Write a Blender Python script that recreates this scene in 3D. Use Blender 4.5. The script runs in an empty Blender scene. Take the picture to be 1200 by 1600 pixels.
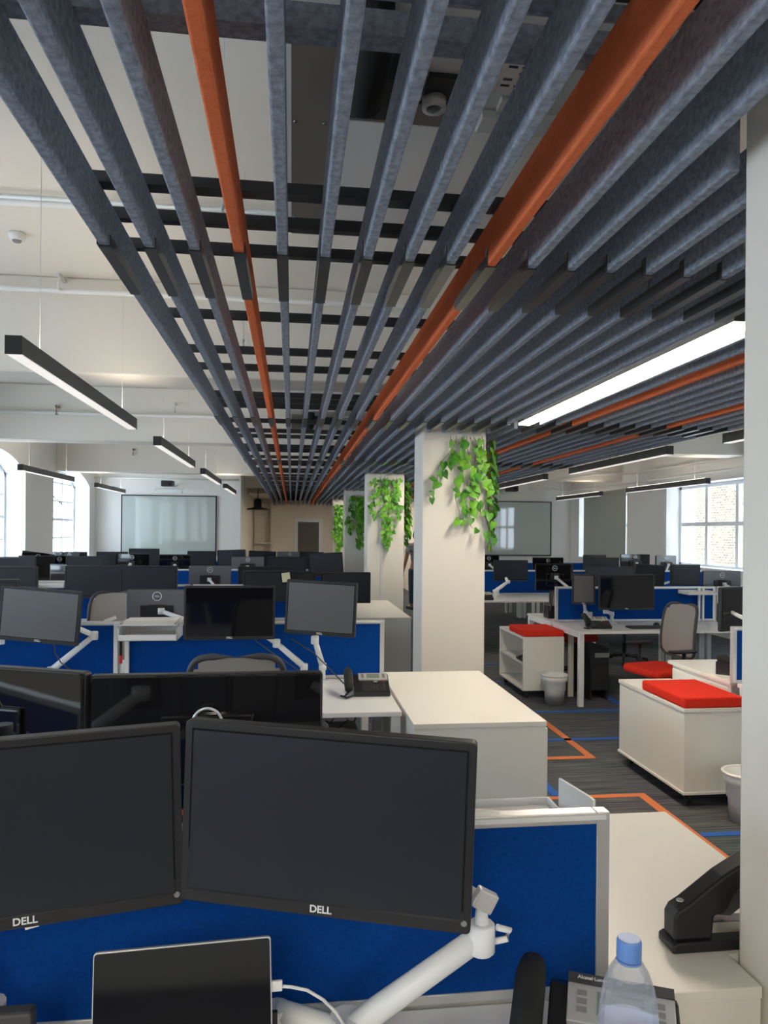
import bpy, bmesh, math, random
from mathutils import Vector, Matrix
random.seed(7)
S = bpy.context.scene
C = bpy.data.collections.new('office'); S.collection.children.link(C)
R = math.radians

# ------------------------------------------------------------------ camera, world, exposure
F_PX, PSI, ROLL, EYE = 1150.0, R(7.14), 0.009, 1.68
HORIZON = 830.3
cd = bpy.data.cameras.new('camera'); cam = bpy.data.objects.new('camera', cd); C.objects.link(cam)
cd.sensor_fit = 'VERTICAL'; cd.sensor_height = 36.0; cd.lens = 36.0 * F_PX / 1600
cd.shift_y = (HORIZON - 800) / 1600.0; cd.clip_start = .05; cd.clip_end = 300
fw = Vector((math.sin(PSI), math.cos(PSI), 0)); rt = Vector((math.cos(PSI), -math.sin(PSI), 0)); up = Vector((0, 0, 1))
r2 = rt * math.cos(ROLL) + up * math.sin(ROLL); u2 = up * math.cos(ROLL) - rt * math.sin(ROLL)
M3 = Matrix((r2, u2, -fw)).transposed().to_4x4(); M3.translation = (0, 0, EYE)
cam.matrix_world = M3
S.camera = cam
S.view_settings.view_transform = 'Standard'; S.view_settings.look = 'None'
S.view_settings.gamma = 1; S.view_settings.use_curve_mapping = False
S.view_settings.exposure = 1.70
W = bpy.data.worlds.new('overcast'); S.world = W; W.use_nodes = True
wb = W.node_tree.nodes['Background']; wb.inputs[0].default_value = (.72, .86, 1.0, 1); wb.inputs[1].default_value = 2.9
LAMP = 20.0; UPL = 4.6          # emission of the lit ceiling strips
PEND = 0.22          # emission of the pendant diffusers

def ray(px, py):
    x = (px - 600) / F_PX; y = -(py - HORIZON) / F_PX
    x, y = x - ROLL * y, y + ROLL * x
    return fw + rt * x + up * y
def PY(px, py, Y): d = ray(px, py); return Vector((0, 0, EYE)) + d * (Y / d.y)
def PZ(px, py, z): d = ray(px, py); return Vector((0, 0, EYE)) + d * ((z - EYE) / d.z)
def PD(px, py, dist): return Vector((0, 0, EYE)) + ray(px, py) * dist

# ------------------------------------------------------------------ materials
def mat(name, col, rough=.5, metal=0, noise=None, bump=0, scale=20, emit=None, spec=None, coat=0):
    m = bpy.data.materials.new(name); m.use_nodes = True; nt = m.node_tree; b = nt.nodes['Principled BSDF']
    b.inputs['Base Color'].default_value = (*col, 1); b.inputs['Roughness'].default_value = rough; b.inputs['Metallic'].default_value = metal
    if spec is not None: b.inputs['Specular IOR Level'].default_value = spec
    if coat: b.inputs['Coat Weight'].default_value = coat; b.inputs['Coat Roughness'].default_value = .04
    if noise or bump:
        tc = nt.nodes.new('ShaderNodeTexCoord'); n = nt.nodes.new('ShaderNodeTexNoise')
        n.inputs['Scale'].default_value = scale; n.inputs['Detail'].default_value = 6
        nt.links.new(tc.outputs['Object'], n.inputs['Vector'])
        if noise:
            mx = nt.nodes.new('ShaderNodeValToRGB'); mx.color_ramp.elements[0].color = (*noise, 1); mx.color_ramp.elements[1].color = (*col, 1)
            mx.color_ramp.elements[0].position = .35; mx.color_ramp.elements[1].position = .65
            nt.links.new(n.outputs['Fac'], mx.inputs['Fac']); nt.links.new(mx.outputs['Color'], b.inputs['Base Color'])
        if bump:
            bp = nt.nodes.new('ShaderNodeBump'); bp.inputs['Strength'].default_value = bump; bp.inputs['Distance'].default_value = .02
            nt.links.new(n.outputs['Fac'], bp.inputs['Height']); nt.links.new(bp.outputs['Normal'], b.inputs['Normal'])
    if emit:
        b.inputs['Emission Color'].default_value = (*emit[0], 1); b.inputs['Emission Strength'].default_value = emit[1]
    return m
def glass_mat():
    m = bpy.data.materials.new('window_glass'); m.use_nodes = True; nt = m.node_tree; nt.nodes.clear()
    o = nt.nodes.new('ShaderNodeOutputMaterial'); a = nt.nodes.new('ShaderNodeBsdfTransparent'); g = nt.nodes.new('ShaderNodeBsdfGlossy')
    g.inputs['Roughness'].default_value = .02; x = nt.nodes.new('ShaderNodeMixShader'); x.inputs[0].default_value = .07
    nt.links.new(a.outputs[0], x.inputs[1]); nt.links.new(g.outputs[0], x.inputs[2]); nt.links.new(x.outputs[0], o.inputs[0]); return m
def carpet_mat():
    m = mat('carpet_grey', (.05, .05, .055), .95); nt = m.node_tree; b = nt.nodes['Principled BSDF']
    tc = nt.nodes.new('ShaderNodeTexCoord'); mp = nt.nodes.new('ShaderNodeMapping'); mp.inputs['Scale'].default_value = (1.4, 48, 1)
    n = nt.nodes.new('ShaderNodeTexNoise'); n.inputs['Scale'].default_value = 1.6; n.inputs['Detail'].default_value = 4
    cr = nt.nodes.new('ShaderNodeValToRGB'); e = cr.color_ramp.elements
    e[0].position = .36; e[0].color = (.042, .043, .050, 1); e[1].position = .72; e[1].color = (.22, .215, .21, 1)
    k = e.new(.52); k.color = (.10, .105, .128, 1)
    nt.links.new(tc.outputs['Object'], mp.inputs['Vector']); nt.links.new(mp.outputs[0], n.inputs['Vector']); nt.links.new(n.outputs['Fac'], cr.inputs['Fac'])
    n2 = nt.nodes.new('ShaderNodeTexNoise'); n2.inputs['Scale'].default_value = 1.1; n2.inputs['Detail'].default_value = 1
    mx = nt.nodes.new('ShaderNodeMix'); mx.data_type = 'RGBA'; mx.blend_type = 'MULTIPLY'; mx.inputs[0].default_value = .5
    nt.links.new(tc.outputs['Object'], n2.inputs['Vector']); nt.links.new(cr.outputs['Color'], mx.inputs[6]); nt.links.new(n2.outputs['Color'], mx.inputs[7])
    nt.links.new(mx.outputs[2], b.inputs['Base Color'])
    return m
def brick_mat():
    m = mat('pale_brick', (.7, .6, .45), .9); nt = m.node_tree; b = nt.nodes['Principled BSDF']
    tc = nt.nodes.new('ShaderNodeTexCoord'); mp = nt.nodes.new('ShaderNodeMapping'); mp.inputs['Rotation'].default_value = (R(90), 0, R(90))
    sx = nt.nodes.new('ShaderNodeSeparateXYZ'); cb = nt.nodes.new('ShaderNodeCombineXYZ')
    br = nt.nodes.new('ShaderNodeTexBrick'); br.inputs['Scale'].default_value = 3.2
    br.inputs['Color1'].default_value = (.20, .15, .09, 1); br.inputs['Color2'].default_value = (.11, .082, .054, 1); br.inputs['Mortar'].default_value = (.27, .24, .19, 1)
    br.inputs['Mortar Size'].default_value = .03
    nt.links.new(tc.outputs['Object'], sx.inputs[0]); nt.links.new(sx.outputs['Y'], cb.inputs['X']); nt.links.new(sx.outputs['Z'], cb.inputs['Y'])
    nt.links.new(cb.outputs[0], br.inputs['Vector']); nt.links.new(br.outputs['Color'], b.inputs['Base Color']); return m
def leaf_mat():
    m = mat('leaf_green', (.22, .52, .04), .45, noise=(.10, .33, .02), scale=14); b = m.node_tree.nodes['Principled BSDF']
    b.inputs['Transmission Weight'].default_value = 0.0; b.inputs['Subsurface Weight'].default_value = 0.0
    return m
def stripe_mat():
    m = mat('striped_jersey', (.02, .02, .03), .9); nt = m.node_tree; b = nt.nodes['Principled BSDF']
    tc = nt.nodes.new('ShaderNodeTexCoord'); w = nt.nodes.new('ShaderNodeTexWave'); w.bands_direction = 'Z'; w.inputs['Scale'].default_value = 11
    cr = nt.nodes.new('ShaderNodeValToRGB'); cr.color_ramp.interpolation = 'CONSTANT'; cr.color_ramp.elements[0].color = (.02, .02, .035, 1); cr.color_ramp.elements[1].color = (.7, .7, .7, 1); cr.color_ramp.elements[1].position = .6
    nt.links.new(tc.outputs['Object'], w.inputs['Vector']); nt.links.new(w.outputs['Fac'], cr.inputs['Fac']); nt.links.new(cr.outputs['Color'], b.inputs['Base Color']); return m
def mesh_mat(name, col):      # woven chair mesh: fine holes as see-through share
    m = bpy.data.materials.new(name); m.use_nodes = True; nt = m.node_tree; b = nt.nodes['Principled BSDF']
    b.inputs['Base Color'].default_value = (*col, 1); b.inputs['Roughness'].default_value = .8; b.inputs['Alpha'].default_value = .88
    return m
M = dict(
    felt=mat('grey_felt', (.40, .44, .53), 1, noise=(.25, .285, .35), scale=60, bump=.25, spec=.1),
    orange=mat('orange_felt', (.93, .245, .105), 1, noise=(.88, .21, .085), scale=60, bump=.2, spec=.1),
    rail=mat('dark_rail', (.045, .045, .052), .4), clip=mat('clip_metal', (.09, .09, .092), .28, metal=.5),
    ceil=mat('ceiling_paint', (.80, .755, .68), .8, bump=.5, scale=3.0), wall=mat('wall_paint', (.82, .82, .80), .8, bump=.1, scale=5),
    cream=mat('cream_paint', (.84, .78, .68), .75), colm=mat('column_paint', (.84, .79, .70), .6, bump=.04, scale=8),
    lam=mat('white_laminate', (.84, .81, .74), .35), edge=mat('laminate_edge', (.62, .57, .49), .5),
    desk=mat('desk_white', (.80, .79, .77), .35), metalw=mat('white_metal', (.78, .79, .79), .35), alu=mat('aluminium', (.62, .62, .61), .35, metal=.5),
    blue=mat('blue_fabric', (.003, .055, .27), .95, noise=(.0025, .046, .235), scale=120, spec=.1),
    red=mat('red_fabric', (.78, .04, .02), .9, noise=(.72, .032, .017), scale=90, spec=.15), redseat=mat('red_seat', (.50, .03, .02), .8),
    bezel=mat('bezel_black', (.012, .012, .014), .42), screen=mat('screen_matte', (.006, .009, .018), .42), screenp=mat('screen_painted_reflection', (.085, .086, .092), .35, spec=.8), screeng=mat('screen_gloss', (.006, .006, .008), .06),  # lighter screen copy: reflected windows and ceiling put into its base colour
    backg=mat('back_gloss_black', (.008, .008, .009), .05, coat=.4), backs=mat('back_silver', (.20, .21, .225), .25, metal=.4),
    ring=mat('logo_silver', (.75, .76, .78), .3, metal=.6), logo=mat('logo_white', (.75, .76, .78), .5),
    white=mat('plastic_white', (.80, .80, .79), .4), black=mat('plastic_black', (.013, .013, .015), .35), blackm=mat('black_rubber', (.012, .012, .012), .8),
    grey=mat('plastic_grey', (.22, .22, .23), .5), dgrey=mat('dark_grey', (.05, .05, .052), .6),
    pend=mat('pendant_grey', (.075, .078, .075), .5), pendcap=mat('pendant_end', (.02, .02, .02), .5),
    diff=mat('diffuser_dim', (.7, .66, .64), .4, emit=((1, .93, .88), PEND)), upl=mat('uplight_lens', (.9, .9, .85), .4, emit=((1, .86, .68), UPL)), strip=mat('diffuser_lit', (1, .95, .85), .4, emit=((1, .89, .73), LAMP)),
    galv=mat('galvanised', (.75, .78, .77), .4, metal=.1), silver=mat('panel_silver', (.93, .92, .88), .35, metal=0), brown=mat('panel_brown', (.21, .18, .15), .6),
    board=mat('glass_board', (.50, .56, .54), .04, coat=.6), blind=mat('blind_grey', (.42, .45, .40), .22),
    carpet=carpet_mat(), tapeo=mat('tape_orange', (.72, .20, .07), .9), tapeb=mat('tape_blue', (.025, .12, .45), .9),
    brick=brick_mat(), glass=glass_mat(), frame=mat('window_white', (.82, .84, .86), .4), doorm=mat('door_grey', (.13, .12, .11), .6),
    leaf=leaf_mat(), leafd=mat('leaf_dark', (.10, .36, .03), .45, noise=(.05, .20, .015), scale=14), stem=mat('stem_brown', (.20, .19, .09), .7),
    skin=mat('skin', (.45, .22, .14), .6), jersey=stripe_mat(), jeans=mat('denim', (.05, .08, .13), .9, noise=(.035, .06, .1), scale=40), hair=mat('hair_dark', (.02, .013, .01), .8),
    paper=mat('paper', (.82, .78, .74), .8), note=mat('sticky_note', (.75, .72, .45), .8), redp=mat('red_plastic', (.6, .03, .03), .4),
    cmesh=mesh_mat('chair_mesh_grey', (.34, .31, .28)), lcd=mat('lcd_green', (.20, .24, .20), .3), cap=mat('cap_blue', (.12, .26, .62), .35),
    chrome=mat('chrome', (.7, .7, .7), .15, metal=1), pipe=mat('pipe_white', (.78, .76, .72), .5), brass=mat('sprinkler_brass', (.35, .3, .22), .4, metal=.8),
)
def bottle_mat():
    m = bpy.data.materials.new('clear_plastic'); m.use_nodes = True; b = m.node_tree.nodes['Principled BSDF']
    b.inputs['Base Color'].default_value = (.80, .86, 1.0, 1); b.inputs['Roughness'].default_value = .08; b.inputs['Transmission Weight'].default_value = .75
    b.inputs['IOR'].default_value = 1.15; b.inputs['Alpha'].default_value = .55; return m
M['bottle'] = bottle_mat()

# ------------------------------------------------------------------ builders
class MB:
    def __init__(s): s.v = []; s.f = []; s.sm = []
    def add(s, vs, fs, smooth=False):
        o = len(s.v); s.v += [tuple(v) for v in vs]; s.f += [tuple(i + o for i in f) for f in fs]; s.sm += [smooth] * len(fs); return s
    def box(s, x0, y0, z0, x1, y1, z1):
        return s.add([(x0, y0, z0), (x1, y0, z0), (x1, y1, z0), (x0, y1, z0), (x0, y0, z1), (x1, y0, z1), (x1, y1, z1), (x0, y1, z1)],
                     [(3, 2, 1, 0), (4, 5, 6, 7), (0, 1, 5, 4), (1, 2, 6, 5), (2, 3, 7, 6), (3, 0, 4, 7)])
    def obox(s, c, size, rot=None):
        rot = rot or Matrix.Identity(3); c = Vector(c); hx, hy, hz = [q / 2 for q in size]
        pts = [c + rot @ Vector(p) for p in ((-hx, -hy, -hz), (hx, -hy, -hz), (hx, hy, -hz), (-hx, hy, -hz), (-hx, -hy, hz), (hx, -hy, hz), (hx, hy, hz), (-hx, hy, hz))]
        return s.add(pts, [(3, 2, 1, 0), (4, 5, 6, 7), (0, 1, 5, 4), (1, 2, 6, 5), (2, 3, 7, 6), (3, 0, 4, 7)])
    def tube(s, pts, r, n=10, cap=True):
        pts = [Vector(p) for p in pts]; rs = r if isinstance(r, (list, tuple)) else [r] * len(pts)
        vs = []; ref = None
        for i, p in enumerate(pts):
            t = (pts[min(i + 1, len(pts) - 1)] - pts[max(i - 1, 0)]).normalized()
            if ref is None: ref = Vector((0, 0, 1)) if abs(t.z) < .9 else Vector((1, 0, 0))
            a = t.cross(ref).normalized(); b = t.cross(a).normalized(); ref = -b if False else ref
            for k in range(n):
                q = 2 * math.pi * k / n; vs.append(p + a * math.cos(q) * rs[i] + b * math.sin(q) * rs[i])
        fs = [(i * n + k, i * n + (k + 1) % n, (i + 1) * n + (k + 1) % n, (i + 1) * n + k) for i in range(len(pts) - 1) for k in range(n)]
        s.add(vs, fs, True)
        if cap:
            o = len(s.v) - len(vs); s.f += [tuple(o + k for k in range(n))[::-1], tuple(o + (len(pts) - 1) * n + k for k in range(n))]; s.sm += [False, False]
        return s
    def lathe(s, prof, c=(0, 0, 0), n=24, axis='Z', closed=False):
        vs = []
        for r, h in prof:
            for k in range(n):
                q = 2 * math.pi * k / n; a, b = r * math.cos(q), r * math.sin(q)
                p = (a, b, h) if axis == 'Z' else ((a, h, b) if axis == 'Y' else (h, a, b)); vs.append((p[0] + c[0], p[1] + c[1], p[2] + c[2]))
        fs = [(i * n + k, i * n + (k + 1) % n, (i + 1) * n + (k + 1) % n, (i + 1) * n + k) for i in range(len(prof) - 1) for k in range(n)]
        s.add(vs, fs, True)
        o = len(s.v) - len(vs)
        if not closed:
            s.f += [tuple(o + k for k in range(n))[::-1], tuple(o + (len(prof) - 1) * n + k for k in range(n))]; s.sm += [False, False]
        return s
    def prism(s, poly, a0, a1, axis='Z'):      # poly in the two other axes
        def P(u, v, w): return (u, v, w) if axis == 'Z' else ((u, w, v) if axis == 'Y' else (w, u, v))
        n = len(poly); vs = [P(u, v, a0) for u, v in poly] + [P(u, v, a1) for u, v in poly]
        return s.add(vs, [tuple(range(n))[::-1], tuple(range(n, 2 * n))] + [(k, (k + 1) % n, n + (k + 1) % n, n + k) for k in range(n)])
    def rrect(s, w, h, r, y0, y1, cx=0, cz=0, n=4):      # rounded slab in XZ
        poly = []
        for (sx, sz, a0) in ((1, 1, 0), (-1, 1, 90), (-1, -1, 180), (1, -1, 270)):
            for k in range(n + 1):
                a = R(a0 + 90 * k / n); poly.append((cx + sx * (w / 2 - r) + r * math.cos(a), cz + sz * (h / 2 - r) + r * math.sin(a)))
        return s.prism(poly, y0, y1, 'Y')
    def build(s, name, m, parent=None, bevel=0, loc=None, rot=None, sub=0):
        me = bpy.data.meshes.new(name); me.from_pydata(s.v, [], s.f); me.materials.append(M[m] if isinstance(m, str) else m)
        me.polygons.foreach_set('use_smooth', s.sm)
        bm = bmesh.new(); bm.from_mesh(me); bmesh.ops.recalc_face_normals(bm, faces=bm.faces); bm.to_mesh(me); bm.free(); me.update()
        o = bpy.data.objects.new(name, me); C.objects.link(o)
        if parent: o.parent = parent
        if loc is not None: o.location = loc
        if rot is not None: o.rotation_euler = rot
        if bevel:
            b = o.modifiers.new('bevel', 'BEVEL'); b.width = bevel; b.segments = 2; b.limit_method = 'ANGLE'; b.angle_limit = R(40)
        if sub:
            q = o.modifiers.new('sub', 'SUBSURF'); q.levels = sub; q.render_levels = sub
        return o
def tag(o, label, cat, group=None):
    o['label'] = label; o['category'] = cat
    if group: o['group'] = group
    return o
def struct(o): o['kind'] = 'structure'; return o
def thing(name, label, cat, loc=(0, 0, 0), rz=0, group=None):
    o = bpy.data.objects.new(name, None); o.empty_display_size = .1; C.objects.link(o); o.location = loc; o.rotation_euler = (0, 0, rz); return tag(o, label, cat, group)
KIDS = {}
def copy_tree(o, parent=None):
    c = o.copy(); C.objects.link(c); c.parent = parent
    for ch in [q for q in o.children]: copy_tree(ch, c)
    return c
def text(body, size, name, m, parent, loc, rot, depth=.0004, shear=0, align='CENTER'):
    cu = bpy.data.curves.new(name, 'FONT'); cu.body = body; cu.size = size; cu.extrude = depth; cu.align_x = align; cu.align_y = 'CENTER'; cu.offset = size * .02
    t = bpy.data.objects.new(name, cu); C.objects.link(t)
    dg = bpy.context.evaluated_depsgraph_get(); me = bpy.data.meshes.new_from_object(t.evaluated_get(dg)); bpy.data.objects.remove(t)
    me.materials.clear(); me.materials.append(M[m]); o = bpy.data.objects.new(name, me); C.objects.link(o)
    if parent: o.parent = parent
    o.location = loc; o.rotation_euler = rot; return o
ORD = ['first', 'second', 'third', 'fourth', 'fifth', 'sixth', 'seventh', 'eighth', 'ninth', 'tenth', 'eleventh', 'twelfth', 'thirteenth', 'fourteenth', 'fifteenth', 'sixteenth', 'seventeenth', 'eighteenth', 'nineteenth', 'twentieth']

# ------------------------------------------------------------------ room shell
XL, XR, YB, YN = -4.56, 7.0, 17.9, -6.0
ZC = 3.64
struct(MB().box(XL - .5, YN - .3, -.2, XR + .5, 24.4, 0).build('floor', 'carpet'))
struct(MB().box(XL - .5, YN - .3, ZC, XR + .5, 24.4, ZC + .25).build('ceiling', 'ceil'))
LW = [(-5.0, -2.5), (-1.1, 1.4), (3.0, 5.5), (6.9, 9.4), (10.9, 13.36), (14.86, 17.4)]
SILL, SPR, APX = 1.05, 2.62, 2.93
def arch(y0, y1, n=12):
    return [(y0 + (y1 - y0) * k / n, SPR + (APX - SPR) * math.sin(math.pi * k / n) ** .8) for k in range(n + 1)]
w = MB(); T = .5
y = YN
for (a, b) in LW:
    w.box(XL - T, y, 0, XL, a, ZC); w.box(XL - T, a, 0, XL, b, SILL)
    ar = arch(a, b)
    for k in range(len(ar) - 1):
        (ya, za), (yb, zb) = ar[k], ar[k + 1]
        w.prism([(ya, za), (yb, zb), (yb, ZC), (ya, ZC)], XL - T, XL, 'X')
    y = b
w.box(XL - T, y, 0, XL, YB + .2, ZC)
struct(w.build('wall_left', 'wall'))
RW = [(-4.6, -1.2), (.6, 3.9), (5.3, 8.6), (9.5, 13.1), (14.75, 17.35)]
w = MB(); y = YN; RS, RT_ = 1.08, 2.58
for (a, b) in RW:
    w.box(XR, y, 0, XR + T, a, ZC); w.box(XR, a, 0, XR + T, b, RS); w.box(XR, a, RT_, XR + T, b, ZC); y = b
w.box(XR, y, 0, XR + T, YB + .2, ZC)
struct(w.build('wall_right', 'wall'))
struct(MB().box(XL, YB, 0, -1.22, YB + .2, ZC).box(3.3, YB, 0, XR, YB + .2, ZC).build('wall_back', 'wall'))
struct(MB().box(-1.42, YB + .2, 0, -1.22, 24, ZC).build('wall_passage_left', 'cream'))
struct(MB().box(3.3, YB + .2, 0, 3.5, 24, ZC).build('wall_passage_right', 'cream'))
w = MB().box(-1.42, 24, 0, .17, 24.2, ZC).box(.90, 24, 0, 3.5, 24.2, ZC).box(.17, 24, 1.99, .90, 24.2, ZC)
struct(w.build('wall_far', 'cream'))
struct(MB().box(XL, YN - .2, 0, XR, YN, ZC).build('wall_near', 'wall'))
# bulkhead over the far passage
struct(MB().box(-1.22, 20.6, 2.70, 3.3, 24, 2.95).build('trim_1', 'cream'))
d = struct(MB().box(.19, 24.03, .0, .88, 24.08, 1.97).build('door_1', 'doorm'))
MB().box(.08, 23.97, 0, .19, 24.02, 2.08).box(.88, 23.97, 0, .99, 24.02, 2.08).box(.19, 23.97, 1.97, .88, 24.02, 2.08).build('door_frame', 'frame', d)
MB().tube([(.25, 24.03, 1), (.25, 23.99, 1), (.35, 23.99, 1)], .012).build('door_handle', 'chrome', d)
# left arched windows
for i, (a, b) in enumerate(LW):
    o = bpy.data.objects.new('window_%d' % (i + 1), None); C.objects.link(o); struct(o)
    x = XL - .36; ar = arch(a + .0, b - .0); fr = MB()
    fr.box(x - .03, a, SILL, x + .03, a + .06, SPR + .05); fr.box(x - .03, b - .06, SILL, x + .03, b, SPR + .05); fr.box(x - .03, a, SILL, x + .03, b, SILL + .06)
    for k in range(len(ar) - 1):
        (ya, za), (yb, zb) = ar[k], ar[k + 1]
        fr.prism([(ya, za - .06), (yb, zb - .06), (yb, zb), (ya, za)], x - .03, x + .03, 'X')
    fr.build('window_frame', 'frame', o)
    gb = MB(); W6 = (b - a) / 6
    def topz(yy):
        t = (yy - a) / (b - a); return SPR + (APX - SPR) * math.sin(math.pi * t) ** .8 - .04
    for k in range(1, 6):
        yy = a + W6 * k; t = .035 if k in (2, 4) else .018
        gb.box(x - .02, yy - t, SILL + .05, x + .02, yy + t, topz(yy))
    for k in range(1, 5):
        zz = SILL + .05 + k * .385; t = .028 if k == 2 else .016
        gb.box(x - .018, a + .05, zz - t, x + .018, b - .05, zz + t)
    gb.build('glazing_bars', 'frame', o)
    g = MB(); g.prism([(a, SILL), (b, SILL)] + [(yy, zz) for yy, zz in ar[::-1]], x - .004, x + .002, 'X'); g.build('pane', 'glass', o)
    MB().box(XL - .34, a + .002, SILL, XL + .04, b - .002, SILL + .03).build('window_sill', 'frame', o)
    L = bpy.data.lights.new('daylight_portal', 'AREA'); L.shape = 'RECTANGLE'; L.size = b - a; L.size_y = 1.9; L.cycles.is_portal = True
    q = bpy.data.objects.new('daylight_portal', L); C.objects.link(q); q.location = (x - .1, (a + b) / 2, 2.0); q.rotation_euler = (R(90), 0, R(-90))
for i, (a, b) in enumerate(RW):
    o = bpy.data.objects.new('window_%d' % (i + 7), None); C.objects.link(o); struct(o)
    x = XR + .30; n = 4
    fr = MB().box(x - .035, a, RS, x + .035, b, RS + .07).box(x - .035, a, RT_ - .07, x + .035, b, RT_).box(x - .035, a, RS, x + .035, a + .07, RT_).box(x - .035, b - .07, RS, x + .035, b, RT_)
    fr.build('window_frame', 'frame', o)
    gb = MB()
    for k in range(1, n):
        yy = b - (b - a) / n * k; gb.box(x - .03, yy - .04, RS + .05, x + .03, yy + .04, RT_ - .05)
    zz = RS + .78; gb.box(x - .027, a + .05, zz - .035, x + .027, b - .05, zz + .035)
    gb.build('glazing_bars', 'frame', o)
    MB().box(x - .004, a + .02, RS + .02, x + .002, b - .02, RT_ - .02).build('pane', 'glass', o)
    MB().box(XR - .05, a + .002, RS, XR + .27, b - .002, RS + .03).build('window_sill', 'frame', o)
    L = bpy.data.lights.new('daylight_portal', 'AREA'); L.shape = 'RECTANGLE'; L.size = b - a; L.size_y = 1.5; L.cycles.is_portal = True
    q = bpy.data.objects.new('daylight_portal', L); C.objects.link(q); q.location = (x + .1, (a + b) / 2, 1.85); q.rotation_euler = (R(90), 0, R(90))
# ceiling beams
for i, yb in enumerate([-3.3, 1.12, 6.0, 10.5, 15.0, 19.5]):
    zb = 2.89 if i < 4 else 2.80
    struct(MB().box(XL, yb, zb, XR, yb + .42, ZC).build('trim_%d' % (i + 2), 'ceil', bevel=.015))
# buildings over the street
b = thing('brick_building', 'pale brick building seen through the windows on the right', 'building', (13.5, 11, -4))
MB().box(-.2, -16, 0, 3, 12, 12).build('wall', 'brick', b)
wn = MB()
for yy in (-9, -5.2, -1.4, 1.6, 5): wn.box(-.24, yy, 4.3, -.19, yy + 1.1, 6.6)
wn.build('window_panes', 'frame', b)
b = thing('brick_building', 'pale brick building seen through the arched windows on the left', 'building', (-14, 17, -4))
MB().box(-3, -2.5, 0, 0, 3.0, 9).build('wall', 'brick', b)
b = thing('brick_building', 'brick tower at the left edge seen through the nearest arched window', 'building', (-14, 28, -4))
MB().box(-3, 3, 0, 0, 12, 11).build('wall', 'brick', b)

# ------------------------------------------------------------------ columns
COLS = [(1.0, .98, 1.6, 1.54), (1.069, 6.0, 1.606, 6.42), (1.069, 10.5, 1.606, 10.92), (1.069, 15.0, 1.606, 15.42), (1.069, 19.5, 1.606, 19.92)]
cl = ['nearest cream column cut by the right edge of the picture', 'wide cream square column in the middle of the office with trailing plants', 'second cream column with a long hanging plant and a corner trunking',
      'third cream column behind the dark monitors with a short hanging plant', 'farthest cream column near the end wall']
for (x0, y0, x1, y1), l in zip(COLS, cl):
    o = thing('column', l, 'column', ((x0 + x1) / 2, (y0 + y1) / 2, 0)); hx, hy = (x1 - x0) / 2, (y1 - y0) / 2
    zt = 2.9 if y0 < 12 else 2.8
    MB().box(-hx, -hy, 0, hx, hy, zt).build('shaft', 'colm', o, bevel=.012)
    MB().box(-hx - .012, -hy - .012, 0, hx + .012, hy + .012, .1).build('skirting', 'lam', o)
    if y0 == 10.5: MB().box(-.07, -hy - .02, 0, -.04, -hy, 2.5).build('cable_trunking', 'pipe', o)

# ------------------------------------------------------------------ slatted ceiling
PITCH, X0B, TH, ZB, ZT = .1275, -.560, .030, 2.50, 2.63
JO = [-3.99 + 3.21 * k for k in range(0, 9)]           # joints along Y
def baffle_label(i):
    if i in (3, 9, 21, 27):
        return {3: 'orange felt ceiling baffle, the leftmost orange one', 9: 'broad orange felt ceiling baffle running above the middle aisle',
                21: 'orange felt ceiling baffle just right of the lit light strip', 27: 'orange felt ceiling baffle farthest to the right'}[i]
    if i < 3: return 'dark grey felt ceiling baffle, %s from the left edge of the slats' % ORD[i]
    if i < 9: return 'dark grey felt ceiling baffle, %s to the right of the leftmost orange one' % ORD[i - 4]
    if i < 21: return 'dark grey felt baffle, %s right of the broad orange one' % ORD[i - 10]
    if i < 27: return 'dark grey felt ceiling baffle, %s to the right of the lit strip' % ORD[i - 21]
    return 'dark grey felt ceiling baffle, %s beyond the farthest orange one' % ORD[i - 28]
LIT = [(-3.7, -1.0), (2.68, 5.44)]
LITB = (-.75, 2.3)
def in_col(xa, xb, ya, yb):
    for c in COLS:
        if xb > c[0] - .01 and xa < c[2] + .01 and yb > c[1] - .01 and ya < c[3] + .01: return c
for i in range(32):
    xa = X0B + PITCH * i; m = 'orange' if i in (3, 9, 21, 27) else 'felt'
    o = thing('ceiling_baffle', baffle_label(i), 'baffle', (xa + TH / 2, 0, ZB), group='felt ceiling baffles')
    ys = JO + [23.9]
    for k in range(len(ys) - 1):
        segs = [(ys[k] + .003, ys[k + 1] - .003)]
        if i == 18 and k in (0, 2, 4, 6, 7): continue
        for c in COLS:
            if xa + TH > c[0] - .01 and xa < c[2] + .01:
                ns = []
                for a, b_ in segs:
                    if b_ <= c[1] - .01 or a >= c[3] + .01: ns.append((a, b_)); continue
                    if a < c[1] - .01: ns.append((a, c[1] - .012))
                    if b_ > c[3] + .01: ns.append((c[3] + .012, b_))
                segs = ns
        for a, b_ in segs:
            if b_ - a < .05: continue
            MB().box(-TH / 2, a, 0, TH / 2, b_, ZT - ZB).build('panel', m, o, bevel=.005)
    for k, yj in enumerate(JO[1:]):
        if in_col(xa, xa + TH, yj - .25, yj + .25) : continue
        if i == 18 and k in (1, 2, 3, 4, 5, 6, 7): continue
        t = TH / 2 + .0025
        mb = MB().box(-t, yj - .22, -.004, t, yj + .22, 0.0).box(-t, yj - .22, 0, -t + .0022, yj + .22, .030).box(t - .0022, yj - .22, 0, t, yj + .22, .030)
        mb.box(-t, yj - .235, -.004, -t + .0024, yj - .21, .05)
        mb.build('joint_clip', 'clip', o)
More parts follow.
